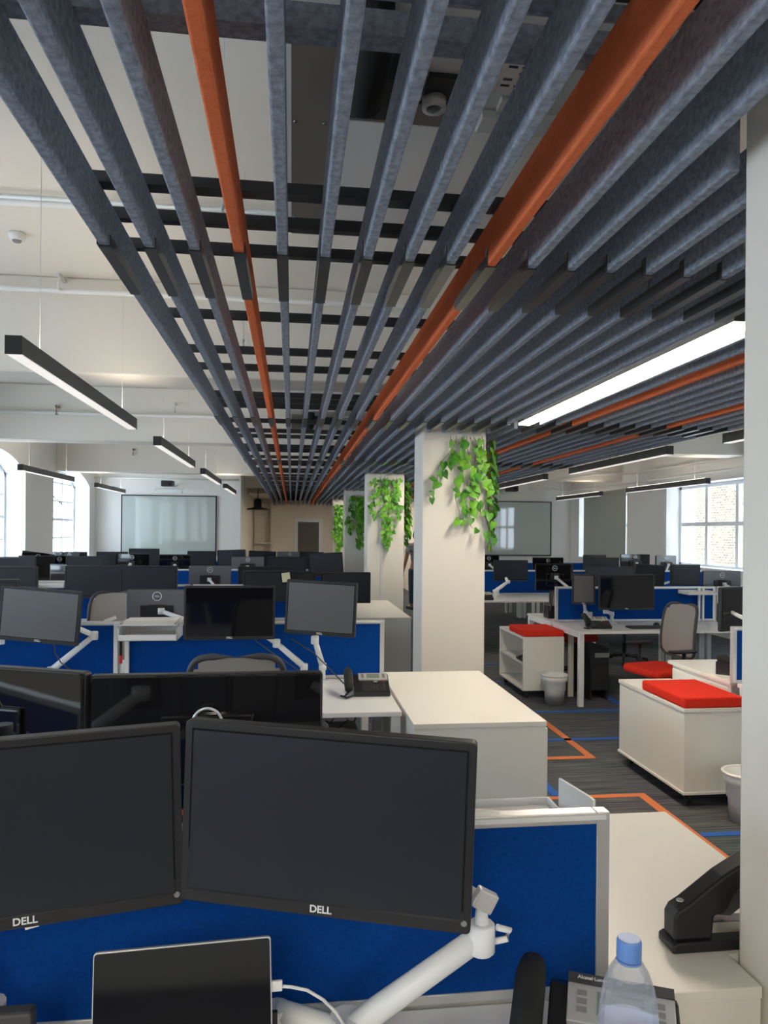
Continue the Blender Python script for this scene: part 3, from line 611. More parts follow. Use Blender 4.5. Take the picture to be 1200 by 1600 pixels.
# ------------------------------------------------------------------ monitors
PROTO = {}
def make_monitor(w_, h_, style, detail):
    key = (round(w_, 2), round(h_, 2), style, detail)
    if key in PROTO: return copy_tree(PROTO[key])
    o = bpy.data.objects.new('monitor', None); C.objects.link(o)
    glossy = style in ('gloss', 'big', 'wide'); rz_ = .052 if style == 'wide' else .105; rs_ = 1.2 if style == 'wide' else 1.0; bz = .016 if style != 'silver' else .012; ch = .024
    MB().rrect(w_, h_, .008, -.012, .014).build('housing', 'bezel', o, bevel=.002)
    MB().rrect(w_ - 2 * bz, h_ - bz - ch, .002, -.0135, -.011, 0, (ch - bz) / 2).build('screen', 'screenp' if style == 'pale' else ('screeng' if glossy else 'screen'), o)
    a_, b_, c_ = w_ - 2 * bz, h_ - bz - ch, (ch - bz) / 2
    MB().box(-a_ / 2 - .003, -.0138, c_ - b_ / 2 - .003, a_ / 2 + .003, -.0118, c_ - b_ / 2).box(-a_ / 2 - .003, -.0138, c_ + b_ / 2, a_ / 2 + .003, -.0118, c_ + b_ / 2 + .003).box(-a_ / 2 - .003, -.0138, c_ - b_ / 2, -a_ / 2, -.0118, c_ + b_ / 2).box(a_ / 2, -.0138, c_ - b_ / 2, a_ / 2 + .003, -.0118, c_ + b_ / 2).build('screen_border', 'screeng', o)
    bk = 'backg' if style in ('gloss', 'big', 'matte', 'wide', 'pale') else 'backs'
    MB().rrect(w_ - .006, h_ - .006, .010, .014, .021).build('back_cover', bk, o, bevel=.004)
    MB().box(-.11, .021, -.10, .11, .036, .07 if style == 'wide' else .045).build('back_hump', 'bezel' if style == 'silver' else bk, o, bevel=.006)
    MB().box(-.05, .036, -.09 if style == 'wide' else -.05, .05, .046, -.01 if style == 'wide' else .05).build('mount_plate', 'black', o, bevel=.002)
    if detail >= 1:
        hy = .037 if style == 'wide' else .021; MB().lathe([(.026 * rs_, hy - .001), (.026 * rs_, hy + .0025), (.031 * rs_, hy + .0025), (.031 * rs_, hy - .001)], (0, 0, rz_), 24, 'Y', closed=True).build('logo_ring', 'ring', o)
        text('DELL', .016, 'logo_lettering', 'ring', o, (0, hy + .0008, rz_), (R(90), 0, R(180)))
        text('DELL', .016 if detail < 2 else .017, 'brand_lettering', 'logo', o, (0, -.0126, -h_ / 2 + ch / 2), (R(90), 0, 0))
    if detail >= 2:
        bt = MB()
        for k in range(5): bt.box(w_ / 2 - .0125, -.0130, -h_ / 2 + .035 + .016 * k, w_ / 2 - .005, -.0118, -h_ / 2 + .045 + .016 * k)
        bt.build('buttons', 'black', o); MB().lathe([(.005, -.0132), (.005, -.012)], (w_ / 2 - .011, 0, -h_ / 2 + .018), 14, 'Y').build('power_button', 'grey', o)
    PROTO[key] = o; return o
def set_mon(o, c, yaw, roll, pitch, label):
    o.rotation_mode = 'XYZ'
    o.matrix_basis = Matrix.Translation(c) @ Matrix.Rotation(yaw, 4, 'Z') @ Matrix.Rotation(pitch, 4, 'X') @ Matrix.Rotation(roll, 4, 'Y')
    tag(o, label, 'monitor', 'desk monitors'); return o
def part_empty(mon, base):
    o = bpy.data.objects.new('monitor_arm', None); o.empty_display_size = .05; C.objects.link(o); o['label'] = 'white jointed arm'
    o.parent = mon; o.matrix_parent_inverse = mon.matrix_basis.inverted(); o.location = base; return o
def make_arm(mon, base, elbow, head, label, r=.017):
    base, elbow, head = Vector(base), Vector(elbow), Vector(head)
    o = part_empty(mon, base)
    E_, H_ = elbow - base, head - base; P_ = Vector((0, 0, .10))
    MB().box(-.04, -.035, 0, .04, .035, .014).build('base_plate', 'metalw', o, bevel=.003)
    MB().tube([(0, 0, .014), P_], r * 1.1, 12).build('post', 'metalw', o)
    MB().tube([P_, E_], [r * 1.25, r], 12).lathe([(r * 1.5, -.02), (r * 1.5, .02)], (P_.x, P_.y, P_.z), 14).build('lower_arm', 'metalw', o)
    U_ = Vector((H_.x, H_.y, H_.z))
    MB().lathe([(r * 1.3, -.025), (r * 1.5, -.02), (r * 1.5, .02), (r * 1.3, .025)], tuple(E_), 14).tube([E_, U_], [r, r * .9], 12).build('upper_arm', 'metalw', o)
    MB().lathe([(r * 1.4, -.02), (r * 1.4, .02)], tuple(U_), 12).build('head_joint', 'metalw', o)
    return o
MON = [
 # x0, x1, ytop, Y, w, h, face, yaw, roll, style, label
 (6, 121, 919, 4.40, .46, .31, 'S', -8, 4.5, 'pale', 'grey-looking tilted monitor at the left edge in the second row'),
 (-90, 8, 905, 4.45, .50, .32, 'S', 0, 0, 'matte', 'dark monitor cut by the left edge in the second row'),
 (288, 431, 915, 4.45, .53, .32, 'S', 0, 0, 'gloss', 'black square-on monitor above the mesh chair back in the second row'),
 (448, 556, 908, 4.42, .43, .325, 'S', -14, 2.5, 'pale', 'tilted monitor with a reflection painted grey on its screen over the desk phone'),
 (205, 288, 921, 5.15, .40, .30, 'B', 0, 0, 'silver', 'silver-backed monitor with round logo behind the letter tray'),
 (-30, 54, 885, 7.5, .56, .32, 'S', 0, 0, 'matte', 'grey monitor at the left edge in the third row'),
 (105, 191, 884, 7.6, .56, .32, 'S', 0, 0, 'matte', 'left one of the two joined dark monitors in the third row'),
 (192, 275, 884, 7.6, .55, .32, 'S', 0, 0, 'matte', 'right one of the two joined dark monitors in the third row'),
 (501, 579, 894, 7.6, .52, .32, 'S', 0, 0, 'matte', 'dark monitor against the cabinet by the second column'),
 (398, 440, 892, 7.32, .48, .30, 'S', 0, 0, 'matte', 'black monitor partly hidden behind the pale tilted one, sticky note at its corner'),
 (424, 492, 893, 7.6, .46, .30, 'S', 0, 0, 'matte', 'black monitor just left of the monitor by the second column'),
 (364, 460, 885, 8.3, .56, .30, 'S', 0, 0, 'matte', 'dark monitor behind the black ones in the third row, lower edge hidden'),
 (297, 360, 884, 8.35, .46, .30, 'B', 0, 0, 'silver', 'silver-backed monitor with round logo in the third row'),
 (364, 411, 870, 11.4, .49, .30, 'B', 0, 0, 'silver', 'small silver-backed monitor with round logo in the fourth row'),
 (414, 482, 870, 10.6, .55, .32, 'S', 0, 0, 'matte', 'black monitor in the fourth row beside the tilted one'),
 (483, 535, 864, 10.6, .50, .33, 'S', -10, -4, 'matte', 'black monitor tilted in front of the far columns'),
 (106, 161, 869, 10.7, .52, .32, 'S', 0, 0, 'matte', 'dark monitor with a light rim in the fourth row at left'),
 (180, 235, 865, 11.5, .54, .32, 'B', -15, 0, 'gloss', 'glossy black monitor back with silver arm below the whiteboard'),
 (250, 297, 867, 11.4, .46, .31, 'B', 6, 0, 'gloss', 'black monitor back with round logo below the middle of the whiteboard'),
 (294, 337, 861, 13.85, .52, .32, 'S', 0, 0, 'matte', 'black monitor at the right end under the whiteboard'),
 (341, 383, 859, 13.85, .52, .33, 'S', -6, -2, 'matte', 'black monitor beside the edge of the passage wall'),
 (203, 248, 857, 13.85, .54, .33, 'S', 0, 0, 'matte', 'black monitor standing highest under the whiteboard'),
 (150, 201, 862, 13.8, .54, .33, 'S', 6, 0, 'matte', 'black monitor below the left edge of the whiteboard'),
 (389, 431, 861, 13.85, .50, .30, 'S', 4, 2, 'matte', 'far black monitor under the dome pendant'),
 (436, 470, 862, 14.7, .50, .30, 'B', 0, 0, 'silver', 'far monitor with a silver rim before the end door'),
 (471, 502, 862, 13.9, .46, .30, 'S', 8, 2, 'matte', 'far black monitor in front of the end door'),
 (82, 103, 882, 8.35, .30, .32, 'S', -40, 0, 'gloss', 'narrow black monitor turned aside in the third row'),
 (60, 80, 868, 10.4, .28, .42, 'S', 50, 0, 'gloss', 'turned monitor with a brownish reflection left of the black narrow one'),
 (32, 60, 868, 10.65, .28, .40, 'S', 0, 0, 'matte', 'black monitor standing next to the brownish one at left'),
 (2, 31, 870, 10.7, .34, .32, 'S', 0, 0, 'matte', 'dull black monitor by the left window'),
 (80, 106, 868, 11.5, .40, .32, 'B', 20, 0, 'gloss', 'glossy monitor back with reflections between two dark ones at left'),
 (38, 79, 863, 11.75, .46, .32, 'B', 10, 8, 'matte', 'far black monitor with a slanted top under the left windows'),
 (82, 136, 862, 13.8, .60, .32, 'B', 0, 0, 'matte', 'far wide monitor back below the second arched window'),
 # right block
 (771, 825, 875, 10.55, .52, .31, 'S', 0, 0, 'matte', 'grey monitor on the twin arm right of the main column'),
 (752, 775, 867, 11.5, .34, .32, 'B', 0, 0, 'gloss', 'black monitor back with a hanging white cable beside the main column'),
 (830, 882, 871, 11.6, .52, .31, 'B', 0, 0, 'matte', 'dark monitor back under the corner of the right whiteboard'),
 (836, 896, 881, 8.2, .45, .31, 'B', 0, 0, 'gloss', 'glossy black monitor back with round logo over the red cushion'),
 (896, 928, 897, 7.2, .23, .31, 'S', -12, 0, 'pale', 'narrow turned grey monitor beside the big one on the right'),
 (931, 1027, 897, 7.05, .585, .36, 'S', 0, 0, 'big', 'big black-framed monitor on the right desk'),
 (910, 996, 885, 8.2, .60, .30, 'S', 0, 0, 'matte', 'wide grey monitor standing behind the big one'),
 (994, 1036, 882, 8.25, .34, .30, 'S', -14, 3, 'matte', 'turned grey monitor behind the right edge of the big one'),
 (1045, 1096, 882, 9.9, .45, .30, 'S', 0, 0, 'matte', 'grey monitor with a chair back in front of it near the right window'),
 (1096, 1158, 892, 8.2, .48, .31, 'B', 0, 0, 'silver', 'dark silver-backed monitor with round logo by the near column'),
 (1122, 1162, 917, 5.15, .24, .33, 'S', 20, 0, 'gloss', 'tall dark turned screen at the right edge above the cream divider'),
 (966, 1018, 866, 11.4, .50, .30, 'B', 0, 0, 'matte', 'black monitor back with round logo far right of the blind'),
 (926, 966, 871, 10.6, .42, .30, 'S', 0, 0, 'matte', 'black monitor in the far right block left of the round logo one'),
 (908, 950, 867, 13.6, .46, .30, 'S', 0, 0, 'matte', 'far black monitor below the blind on the right'),
 (1020, 1060, 868, 11.4, .40, .30, 'B', 12, 0, 'silver', 'pale monitor back reflecting light beside the bright window'),
]
NOARM = set()
def nearest_div(c):
    rows = BY if c.x < 1 else ([4.40, 7.58, 10.95, 14.1])
    return min(rows, key=lambda q: abs(q - c.y))
nm = 0
far_twin = None
for (x0, x1, yt, Y, w_, h_, face, yaw, roll, style, lab) in MON:
    a = PY((x0 + x1) / 2, yt, Y); c = Vector((a.x, a.y, a.z - h_ / 2)); near = Y < 8.6
    o = make_monitor(w_, h_, style, 1 if near or face == 'B' else 0)
    yw = R(yaw) + (math.pi if face == 'B' else 0); set_mon(o, c, yw, R(roll) * (1 if face == 'S' else -1), 0, lab)
    if 'twin arm' in lab: far_twin = o
    back = Vector((-math.sin(yw), math.cos(yw), 0)) * .048; hd = c + back + Vector((0, 0, -.0))
    yd = nearest_div(c); sgn = -1 if c.y < yd else 1
    by = yd + sgn * .10; sd = -1 if nm % 2 else 1
    base = Vector((c.x + .10 * sd, by, .7305)); hd = hd + back * .45
    el = Vector((c.x - .10 * sd * (1 if face == 'S' else -1.2), (by + hd.y) / 2 + .0, min(hd.z - .12, 1.02)))
    if lab.startswith('grey-looking'): el = PY(147, 993, 4.58); base = Vector((PY(80, 1050, 4.62).x, 4.62, .7305))
    if lab.startswith('black square-on'): el = PY(432, 1005, 4.56); base = Vector((PY(475, 1050, 4.62).x, 4.62, .7305))
    if lab.startswith('tilted monitor with'): el = PY(492, 1000, 4.56); base = Vector((PY(504, 1050, 4.62).x, 4.62, .7305))
    if lab.startswith('silver-backed monitor with round logo behind'): el = PY(300, 972, 4.98); base = Vector((PY(330, 1000, 4.92).x, 4.92, .7305)); hd = Vector(PY(252, 955, hd.y))
    if lab.startswith('narrow turned'): el = PY(915, 958, 7.36); base = Vector((PY(922, 970, 7.42).x, 7.42, .7305))
    if lab.startswith('big black-framed'): el = PY(946, 955, 7.3); base = Vector((PY(956, 970, 7.42).x, 7.42, .7305))
    if lab.startswith('tall dark'): base.y = 4.62; base.x = 3.35
    make_arm(o, base, el, hd, '', r=.016); nm += 1

# nearest two monitors (held on thick white arms)
def mon_from(px, top, bot, dist): return PD(px, (top + bot) / 2, dist)
a = mon_from(290, 1130, 1408, 1.285); b = mon_from(741, 1150, 1447, 1.205)
c = (a + b) / 2; yw = math.atan2(b.y - a.y, b.x - a.x); w_ = (b - a).length
o = make_monitor(w_, .312, 'near', 2); set_mon(o, c, yw, R(1.6), 0, 'large dark monitor in the foreground right of the pair')
cA, yA, wA = c.copy(), yw, w_; monA = o
a = mon_from(284, 1130, 1407, 1.285); b0 = PD(0, 1302, 1.205)
dirn = (b0 - a).normalized(); b = a + dirn * w_
c = (a + b) / 2; yw = math.atan2(a.y - b.y, a.x - b.x)
o = make_monitor(w_, .312, 'near', 2); set_mon(o, c, yw, R(-1.6), 0, 'large dark monitor in the foreground cut by the left edge')
cB, yB = c.copy(), yw; monB = o
# their arms
bk = Vector((-math.sin(yA), math.cos(yA), 0)); hd = cA + bk * .06
J = PD(752, 1462, 1.30); low = PD(575, 1588, 1.33); base = Vector((-.02, 1.36, .7305))
o = part_empty(monA, base); f = lambda p: tuple(Vector(p) - base)
MB().box(-.05, -.045, 0, .05, .045, .016).build('base_plate', 'metalw', o, bevel=.003)
lowb = low + (low - J).normalized() * .05
MB().tube([(0, 0, .016), (0, 0, .08)], .024, 14).build('post', 'metalw', o)
MB().tube([f(lowb), f(low), f(J)], [.020, .023, .020], 16).tube([(0, 0, .07), f(lowb)], .021, 12).lathe([(.03, -.03), (.03, .03)], f(lowb), 16).build('lower_arm', 'metalw', o)
Jt = J + Vector((0, 0, .035))
MB().lathe([(.020, -.030), (.024, -.026), (.024, .020), (.020, .024)], f(J), 18).tube([f(J + Vector((.02, 0, -.012))), f(J + Vector((.045, -.005, -.005))), f(J + Vector((.048, -.01, .012))), f(J + Vector((.025, -.012, .02)))], .006, 8).build('elbow_joint', 'metalw', o)
K = PD(752, 1408, 1.30)
MB().tube([f(J), f(K), f(hd)], [.015, .014, .014], 12).build('upper_arm', 'metalw', o)
MB().obox(f(PD(757, 1406, 1.28)), (.038, .02, .034), Matrix.Rotation(R(28), 3, 'Y')).build('head_bracket', 'alu', o, bevel=.003)
bk = Vector((-math.sin(yB), math.cos(yB), 0)); make_arm(monB, (-.52, 1.36, .7305), (-.62, 1.38, 1.05), cB + bk * .065, 'white arm hidden behind the foreground monitor at left', r=.02)
p = PD(50, 1447, 1.24); tag(MB().obox(p, (.022, .003, .006), Matrix.Rotation(R(-14), 3, 'Y')).build('paper_tag', 'paper'), 'small white tag sticking out below the left foreground monitor', 'tag')

# glossy backs just behind the near divider
c = Vector(((PY(143, 1052, 1.85).x + PY(504, 1050, 1.85).x) / 2, 1.85, PY(320, 1051, 1.85).z - .165)); w_ = PY(504, 1050, 1.85).x - PY(143, 1052, 1.85).x
o = make_monitor(w_, .33, 'wide', 1); set_mon(o, c, math.pi + R(0.4), 0, R(0), 'wide glossy black monitor back right behind the foreground pair'); c1 = c; mo1 = o
b = PY(139, 1052, 1.83); a = PY(-60, 1040, 1.97); wd = (b - a).length; dr = (b - a).normalized(); a2 = b - dr * w_
c = (a2 + b) / 2 + Vector((0, 0, -.165)); c.z = b.z - .165 + .004
o = make_monitor(w_, .33, 'wide', 1); set_mon(o, c, math.pi + math.atan2(dr.y, dr.x), 0, 0, 'glossy monitor back at the left edge behind the foreground pair'); c2 = c; mo2 = o
make_arm(mo1, (c1.x + .12, 1.60, .7305), (c1.x + .2, 1.66, 1.02), (c1.x, c1.y - .075, c1.z), 'white arm of the wide glossy monitor back')
make_arm(mo2, (c2.x - .05, 1.60, .7305), (c2.x - .1, 1.66, 1.02), (c2.x, c2.y - .08, c2.z), 'white arm of the glossy monitor back at the left edge')

# ------------------------------------------------------------------ chairs
def chair(p, rz, label, seatm='redseat', top=1.12, arms=True):
    o = thing('office_chair', label, 'chair', (p[0], p[1], 0), rz)      # faces local +Y
    base = MB()
    for k in range(5):
        a = 2 * math.pi * k / 5 + .3; base.tube([(0, 0, .10), (.30 * math.cos(a), .30 * math.sin(a), .075)], [.024, .014], 8)
    base.lathe([(.035, .07), (.035, .13)], n=14).build('star_base', 'black', o)
    for k in range(5):
        a = 2 * math.pi * k / 5 + .3; MB().lathe([(.022, -.02), (.028, -.012), (.028, .012), (.022, .02)], (.30 * math.cos(a), .30 * math.sin(a), .0285), 12, 'X').tube([(.30 * math.cos(a), .30 * math.sin(a), .03), (.30 * math.cos(a), .30 * math.sin(a), .08)], .010, 6).build('castor', 'blackm', o)
    MB().tube([(0, 0, .12), (0, 0, .42)], .025).box(-.09, -.11, .40, .09, .11, .435).build('gas_lift', 'black', o)
    sp = []
    for (sx, sy, a0) in ((1, 1, 0), (-1, 1, 90), (-1, -1, 180), (1, -1, 270)):
        for k in range(7):
            q = R(a0 + 15 * k); sp.append((sx * .15 + .09 * math.cos(q), sy * .145 + .09 * math.sin(q)))
    MB().prism(sp, .436, .505).build('seat', seatm, o, bevel=.025)
    h = top - .56; n = 14
    # curved mesh back
    def bp(u, v): return Vector((u * .215 * (1 - .06 * v), -.24 - .05 * v + .035 * (u * u) - .02 * math.sin(math.pi * v) * -1, .58 + (h - .02) * v))
    loop = []
    for k in range(n * 4):
        t = k / (n * 4) * 2 * math.pi; cu, sv = math.cos(t), math.sin(t)
        u = math.copysign(abs(cu) ** .35, cu); v = .5 + .5 * math.copysign(abs(sv) ** .35, sv); loop.append(bp(u, v))
    MB().tube(loop + [loop[0]], .014, 8, cap=False).build('back_frame', 'dgrey', o)
    vs = []; NN = 10
    for i in range(NN + 1):
        for j in range(NN + 1):
            u = (i / NN * 2 - 1) * .985; v = j / NN; q = bp(u, min(max(v, .01), .99)); vs.append(q)
    fs = [(i * (NN + 1) + j, (i + 1) * (NN + 1) + j, (i + 1) * (NN + 1) + j + 1, i * (NN + 1) + j + 1) for i in range(NN) for j in range(NN) if not ((i in (0, NN - 1)) and (j in (0, NN - 1)))]
    me = MB().add(vs, fs, True).add([v + Vector((0, .006, 0)) for v in vs], [f_[::-1] for f_ in fs], True); me.build('back_mesh', 'cmesh', o)
    MB().tube([(0, -.08, .415), (0, -.26, .44), (0, -.30, .60), (0, -.28, .75)], [.026, .024, .02, .016], 10).build('back_support', 'dgrey', o)
    if arms:
        for sx in (-1, 1):
            MB().tube([(sx * .20, -.02, .43), (sx * .28, -.02, .44), (sx * .285, -.03, .66)], [.018, .02, .018], 8).build('arm_post', 'black', o)
            MB().box(sx * .285 - .04, -.14, .66, sx * .285 + .04, .11, .685).build('armrest', 'black', o, bevel=.01)
    return o
chair((-.225, 3.42), 0, 'mesh back office chair in front of the second row desk, only its top showing', top=1.15)
chair((-1.41, 5.95), math.pi, 'grey mesh office chair behind the second row at left', top=1.165)
chair((3.25, 6.2), R(102), 'grey mesh office chair with a bright red seat at the right desk', seatm='red', top=1.05)
chair((3.28, 8.27), math.pi, 'office chair with a dark red seat seen under the right desk', top=1.0)
chair((4.32, 9.15), R(10), 'office chair whose curved back rises before the far right grey monitor', top=1.07)
p = PY(172, 964, 4.74); tag(MB().obox((p.x, 4.745, 1.118), (.07, .02, .02), Matrix.Rotation(R(-20), 3, 'Y')).build('crumpled_tissue', 'paper'), 'crumpled white tissue on the second row divider at left', 'tissue')
p = PY(447, 902, 7.303); tag(MB().obox(p, (.08, .003, .09), Matrix.Rotation(R(-8), 3, 'Y')).build('sticky_note', 'note'), 'pale yellow sticky note on a monitor corner in the third row', 'note')

# ------------------------------------------------------------------ desk phones
def phone(p, rz, label, s=1.0, near=False):
    o = thing('desk_phone', label, 'phone', p, rz)
    o.scale = (s, s, s)
    MB().prism([(-.10, 0), (.10, 0), (.10, .085), (.07, .095), (-.10, .028)], -.075, .135, 'X').build('base', 'black', o, bevel=.004)     # poly in (Y,Z)
    sl = math.atan2(.067, .17); rot = Matrix.Rotation(sl, 3, 'X'); n = Vector((0, -math.sin(sl), math.cos(sl)))
    def on(x, t, up_=0.0): return Vector((x, -.10 + t * math.cos(sl), .028 + t * math.sin(sl))) + n * up_
    MB().obox(on(.042, .145, .006), (.172, .07, .012), rot).build('display_panel', 'alu', o, bevel=.002)
    MB().obox(on(.042, .148, .013), (.075, .040, .003), rot).build('display', 'lcd', o)
    for r_ in range(3):
        for xk in (-.020, .104): MB().obox(on(xk, .132 + .015 * r_, .0125), (.016, .009, .004), rot).build('soft_key', 'grey', o)
    kb = MB()
    for r_ in range(5):
        for q in range(7): kb.obox(on(-.015 + .02 * q, .018 + .018 * r_, .002), (.013, .010, .004), rot)
    kb.build('keys', 'dgrey', o)
    MB().lathe([(.012, 0), (.012, .004)], tuple(on(.055, .098, .003)), 16).build('navigation_key', 'alu', o)
    MB().obox(on(.10, .105, .004), (.012, .009, .005), rot).build('red_key', 'redp', o)
    MB().tube([on(-.105, -.005, .018), on(-.105, .03, .032), on(-.105, .16, .034), on(-.105, .195, .018)], [.022, .026, .026, .022], 14).build('handset', 'blackm', o)
    MB().tube([(-.105, -.10, .03), (-.13, -.14, .012), (-.15, -.12, .012), (-.12, -.16, .01), (-.08, -.12, .012)], .007, 8).build('cord', 'black', o)
    return o
phone((.44, 4.30, .7305), R(-2), 'black desk phone on the second row desk beside the long cabinet')
phone((3.04, 7.08, .7305), R(-6), 'black desk phone on the right desk beside the narrow monitor')
phone((2.68, 10.12, .7305), R(-4), 'black desk phone on the far desk right of the main column')
phone((2.99, 4.66, .7305), R(40), 'black desk phone on the desk end behind the red cushion')
o = phone((.535, 1.238, .7305), R(-24), 'desk phone with a silver display panel in the foreground beside the bottle', 1.08)
pn = o
sl = math.atan2(.067, .17)
MB().obox((.042, -.10 + .186 * math.cos(sl), .028 + .186 * math.sin(sl) + .008), (.172, .018, .014), Matrix.Rotation(sl, 3, 'X')).build('brand_strip', 'dgrey', o)
t = text('Alcatel·Lucent', .009, 'brand_lettering', 'logo', o, (-.002, -.10 + .186 * math.cos(sl) - .004, .028 + .186 * math.sin(sl) + .0165), (sl, 0, 0), .0002)
MB().lathe([(.0035, 0), (.0035, .0006), (.0048, .0006), (.0048, 0)], (.040, -.10 + .186 * math.cos(sl) - .004, .028 + .186 * math.sin(sl) + .0162), 16, closed=True).build('brand_symbol', 'logo', o)

# ------------------------------------------------------------------ foreground objects
A = PY(150, 1480, 1.28); B_ = PY(420, 1470, 1.28); wd = .292; ct = (A + B_) / 2
o = thing('tablet', 'black tablet computer propped up at the bottom of the picture with a thin silver edge', 'tablet', (ct.x, 1.28, .7305)); H_ = ct.z - .7305
tl = R(-12)
def tb(mb, nm_, m_, bv=0):
    q = mb.build(nm_, m_, o, bevel=bv); q.matrix_basis = Matrix.Translation((0, 0, H_)) @ Matrix.Rotation(tl, 4, 'X') @ Matrix.Rotation(R(-2), 4, 'Y'); return q
tb(MB().rrect(wd, .202, .006, -.004, .005, 0, -.101), 'body', 'alu', .0008); tb(MB().rrect(wd - .004, .198, .005, -.0052, -.0035, 0, -.101), 'screen', 'screeng')
MB().prism([(.02, 0), (.11, 0), (.03, H_ - .10), (.012, H_ - .10)], -.06, .06, 'X').build('stand', 'grey', o)
MB().box(-.10, -.05, 0, .10, .12, .004).build('stand_foot', 'grey', o)
p0 = PY(424, 1539, 1.27); p1 = PY(440, 1541, 1.27)
o = thing('charging_cable', 'white charging cable with a plug in the side of the tablet', 'cable', p0); g = lambda v: tuple(Vector(v) - p0)
MB().obox(g((p0 + p1) / 2), (.020, .007, .018)).build('plug', 'white', o, bevel=.002)
MB().tube([g(p1), g(PY(455, 1542, 1.27)), g(PY(480, 1547, 1.27)), g(PY(505, 1562, 1.28)), g(PY(525, 1582, 1.29)), g(PY(540, 1605, 1.30)), g((.10, 1.30, .76)), g((.06, 1.31, .735))], .0028, 8).build('wire', 'white', o)
p = PY(428, 1590, 1.27); tag(MB().obox(p, (.012, .008, .022)).box(p.x - .012, p.y - .0, .7305, p.x + .004, p.y + .006, p.z).build('usb_dongle', 'black'), 'small black dongle at the lower right edge of the tablet', 'dongle')
p = PY(25, 1576, 1.30); o = thing('document_holder', 'dark flat case standing at the bottom left corner', 'case', (p.x - .05, 1.30, .7305)); MB().obox((0, 0, (p.z - .7305) / 2), (.16, .03, p.z - .7305), Matrix.Rotation(R(0), 3, 'X')).build('body', 'dgrey', o, bevel=.006); MB().box(-.078, -.017, .01, .078, -.0145, .06).build('pocket', 'black', o)

# water bottle
p = PY(983, 1472, 1.05); Hb = p.z + .006 - .7305
o = thing('water_bottle', 'clear plastic water bottle with a blue cap in the foreground', 'bottle', (p.x, 1.05, .7305))
pr = [(.030, 0), (.041, .006), (.0435, .02), (.0435, .09), (.041, .10), (.0435, .11), (.0430, Hb - .115), (.0415, Hb - .095), (.037, Hb - .072), (.029, Hb - .05), (.019, Hb - .033), (.0135, Hb - .027), (.0135, Hb - .018)]
MB().lathe(pr, n=40).build('bottle_body', 'bottle', o)
MB().lathe([(.0178, Hb - .030), (.0182, Hb - .028), (.0182, Hb - .004), (.0165, Hb)], n=28).build('cap', 'cap', o, bevel=.001)
MB().lathe([(.0185, Hb - .034), (.0185, Hb - .031)], n=28).build('cap_ring', 'cap', o)
lb = mat('bottle_label', (.70, .72, .82), .4); MB().lathe([(.0442, .115), (.0442, .215)], n=40, closed=True).build('paper_label', lb, o)

# heavy stapler
o = thing('stapler', 'large black heavy duty stapler on the foreground cabinet', 'stapler', (.862, 1.60, .7305))
MB().prism([(0, 0), (.0, .018), (.012, .024), (.30, .024), (.30, 0)], -.035, .035, 'Y').build('base', 'black', o, bevel=.004)
MB().prism([(.008, .024), (.008, .075), (.018, .092), (.040, .104), (.125, .165), (.25, .235), (.25, .215), (.155, .12), (.135, .085), (.105, .075), (.100, .024)], -.026, .026, 'Y').build('handle', 'black', o, bevel=.006)
MB().box(.10, -.018, .032, .29, .018, .058).build('magazine', 'chrome', o, bevel=.002); MB().prism([(.100, .0765), (.13, .085), (.17, .125), (.22, .17), (.22, .12), (.15, .07)], -.015, .015, 'Y').build('spring_cover', 'dgrey', o)
MB().lathe([(.009, 0), (.009, .003)], (.035, -.0, .103), 14).build('screw', 'chrome', o)

# right desk items
o = thing('keyboard', 'black keyboard on the right desk below the big monitor', 'keyboard', (3.58, 7.02, .7305))
MB().box(-.22, -.07, 0, .22, .07, .018).build('body', 'black', o, bevel=.003)
kk = MB(); [kk.box(-.21 + .021 * i, -.06 + .022 * j, .018, -.192 + .021 * i, -.042 + .022 * j, .023) for i in range(20) for j in range(5)]; kk.build('keys', 'dgrey', o)
o = tag(MB().lathe([(.03, 0), (.034, .008), (.028, .024), (.012, .034)], (3.75, 7.2, .7305), 16).build('computer_mouse', 'black'), 'black mouse behind the keyboard on the right desk', 'mouse')
def tower(x, y_, label, w_=.19, h_=.42):
    o = thing('computer_tower', label, 'computer', (x, y_, 0)); MB().box(-w_ / 2, -.22, .10, w_ / 2, .22, .10 + h_).build('case', 'black', o, bevel=.006); MB().box(-w_ / 2 + .04, -.225, .10 + h_ - .09, w_ / 2, -.219, .10 + h_ - .045).build('drive_bay', 'grey', o)
    MB().box(-w_ / 2 + .02, -.223, .14, w_ / 2 - .02, -.219, .14 + h_ * .5).build('vent', 'blackm', o); MB().box(-w_ / 2, -.2, 0, -w_ / 2 + .02, .2, .10).box(w_ / 2 - .02, -.2, 0, w_ / 2, .2, .10).build('holder_foot', 'blackm', o)
tower(3.09, 7.30, 'black computer tower on the floor under the right desk'); tower(2.9, 7.98, 'dark slim computer seen in the gap behind the open shelf cabinet', .1, .45)
o = tag(MB().box(2.83, 7.26, 0, 2.885, 7.28, .66).build('upright_panel', 'edge'), 'cream upright panel beside the slim computer under the right desk', 'panel')
tower(.32, 4.35, 'black computer tower under the second row desk', .17, .40); tower(.02, 4.4, 'dark computer tower further left under the second row desk', .2, .38)
tag(MB().tube([(.20, 4.2, .60), (.26, 4.18, .55), (.33, 4.2, .60), (.28, 4.22, .64), (.22, 4.2, .58), (.30, 4.19, .52), (.36, 4.2, .58), (.40, 4.2, .69)], .006, 6).build('cable_bundle', 'black'), 'loose black cables hanging under the second row desk', 'cables')
tag(MB().tube([PY(455, 998, 4.55), PY(490, 1020, 4.5), PY(520, 1050, 4.42), PY(535, 1066, 4.38), Vector((.36, 4.36, .735))], .0035, 6).build('phone_cable', 'dgrey'), 'thin grey cable drooping from the tilted monitor to the phone', 'cable')
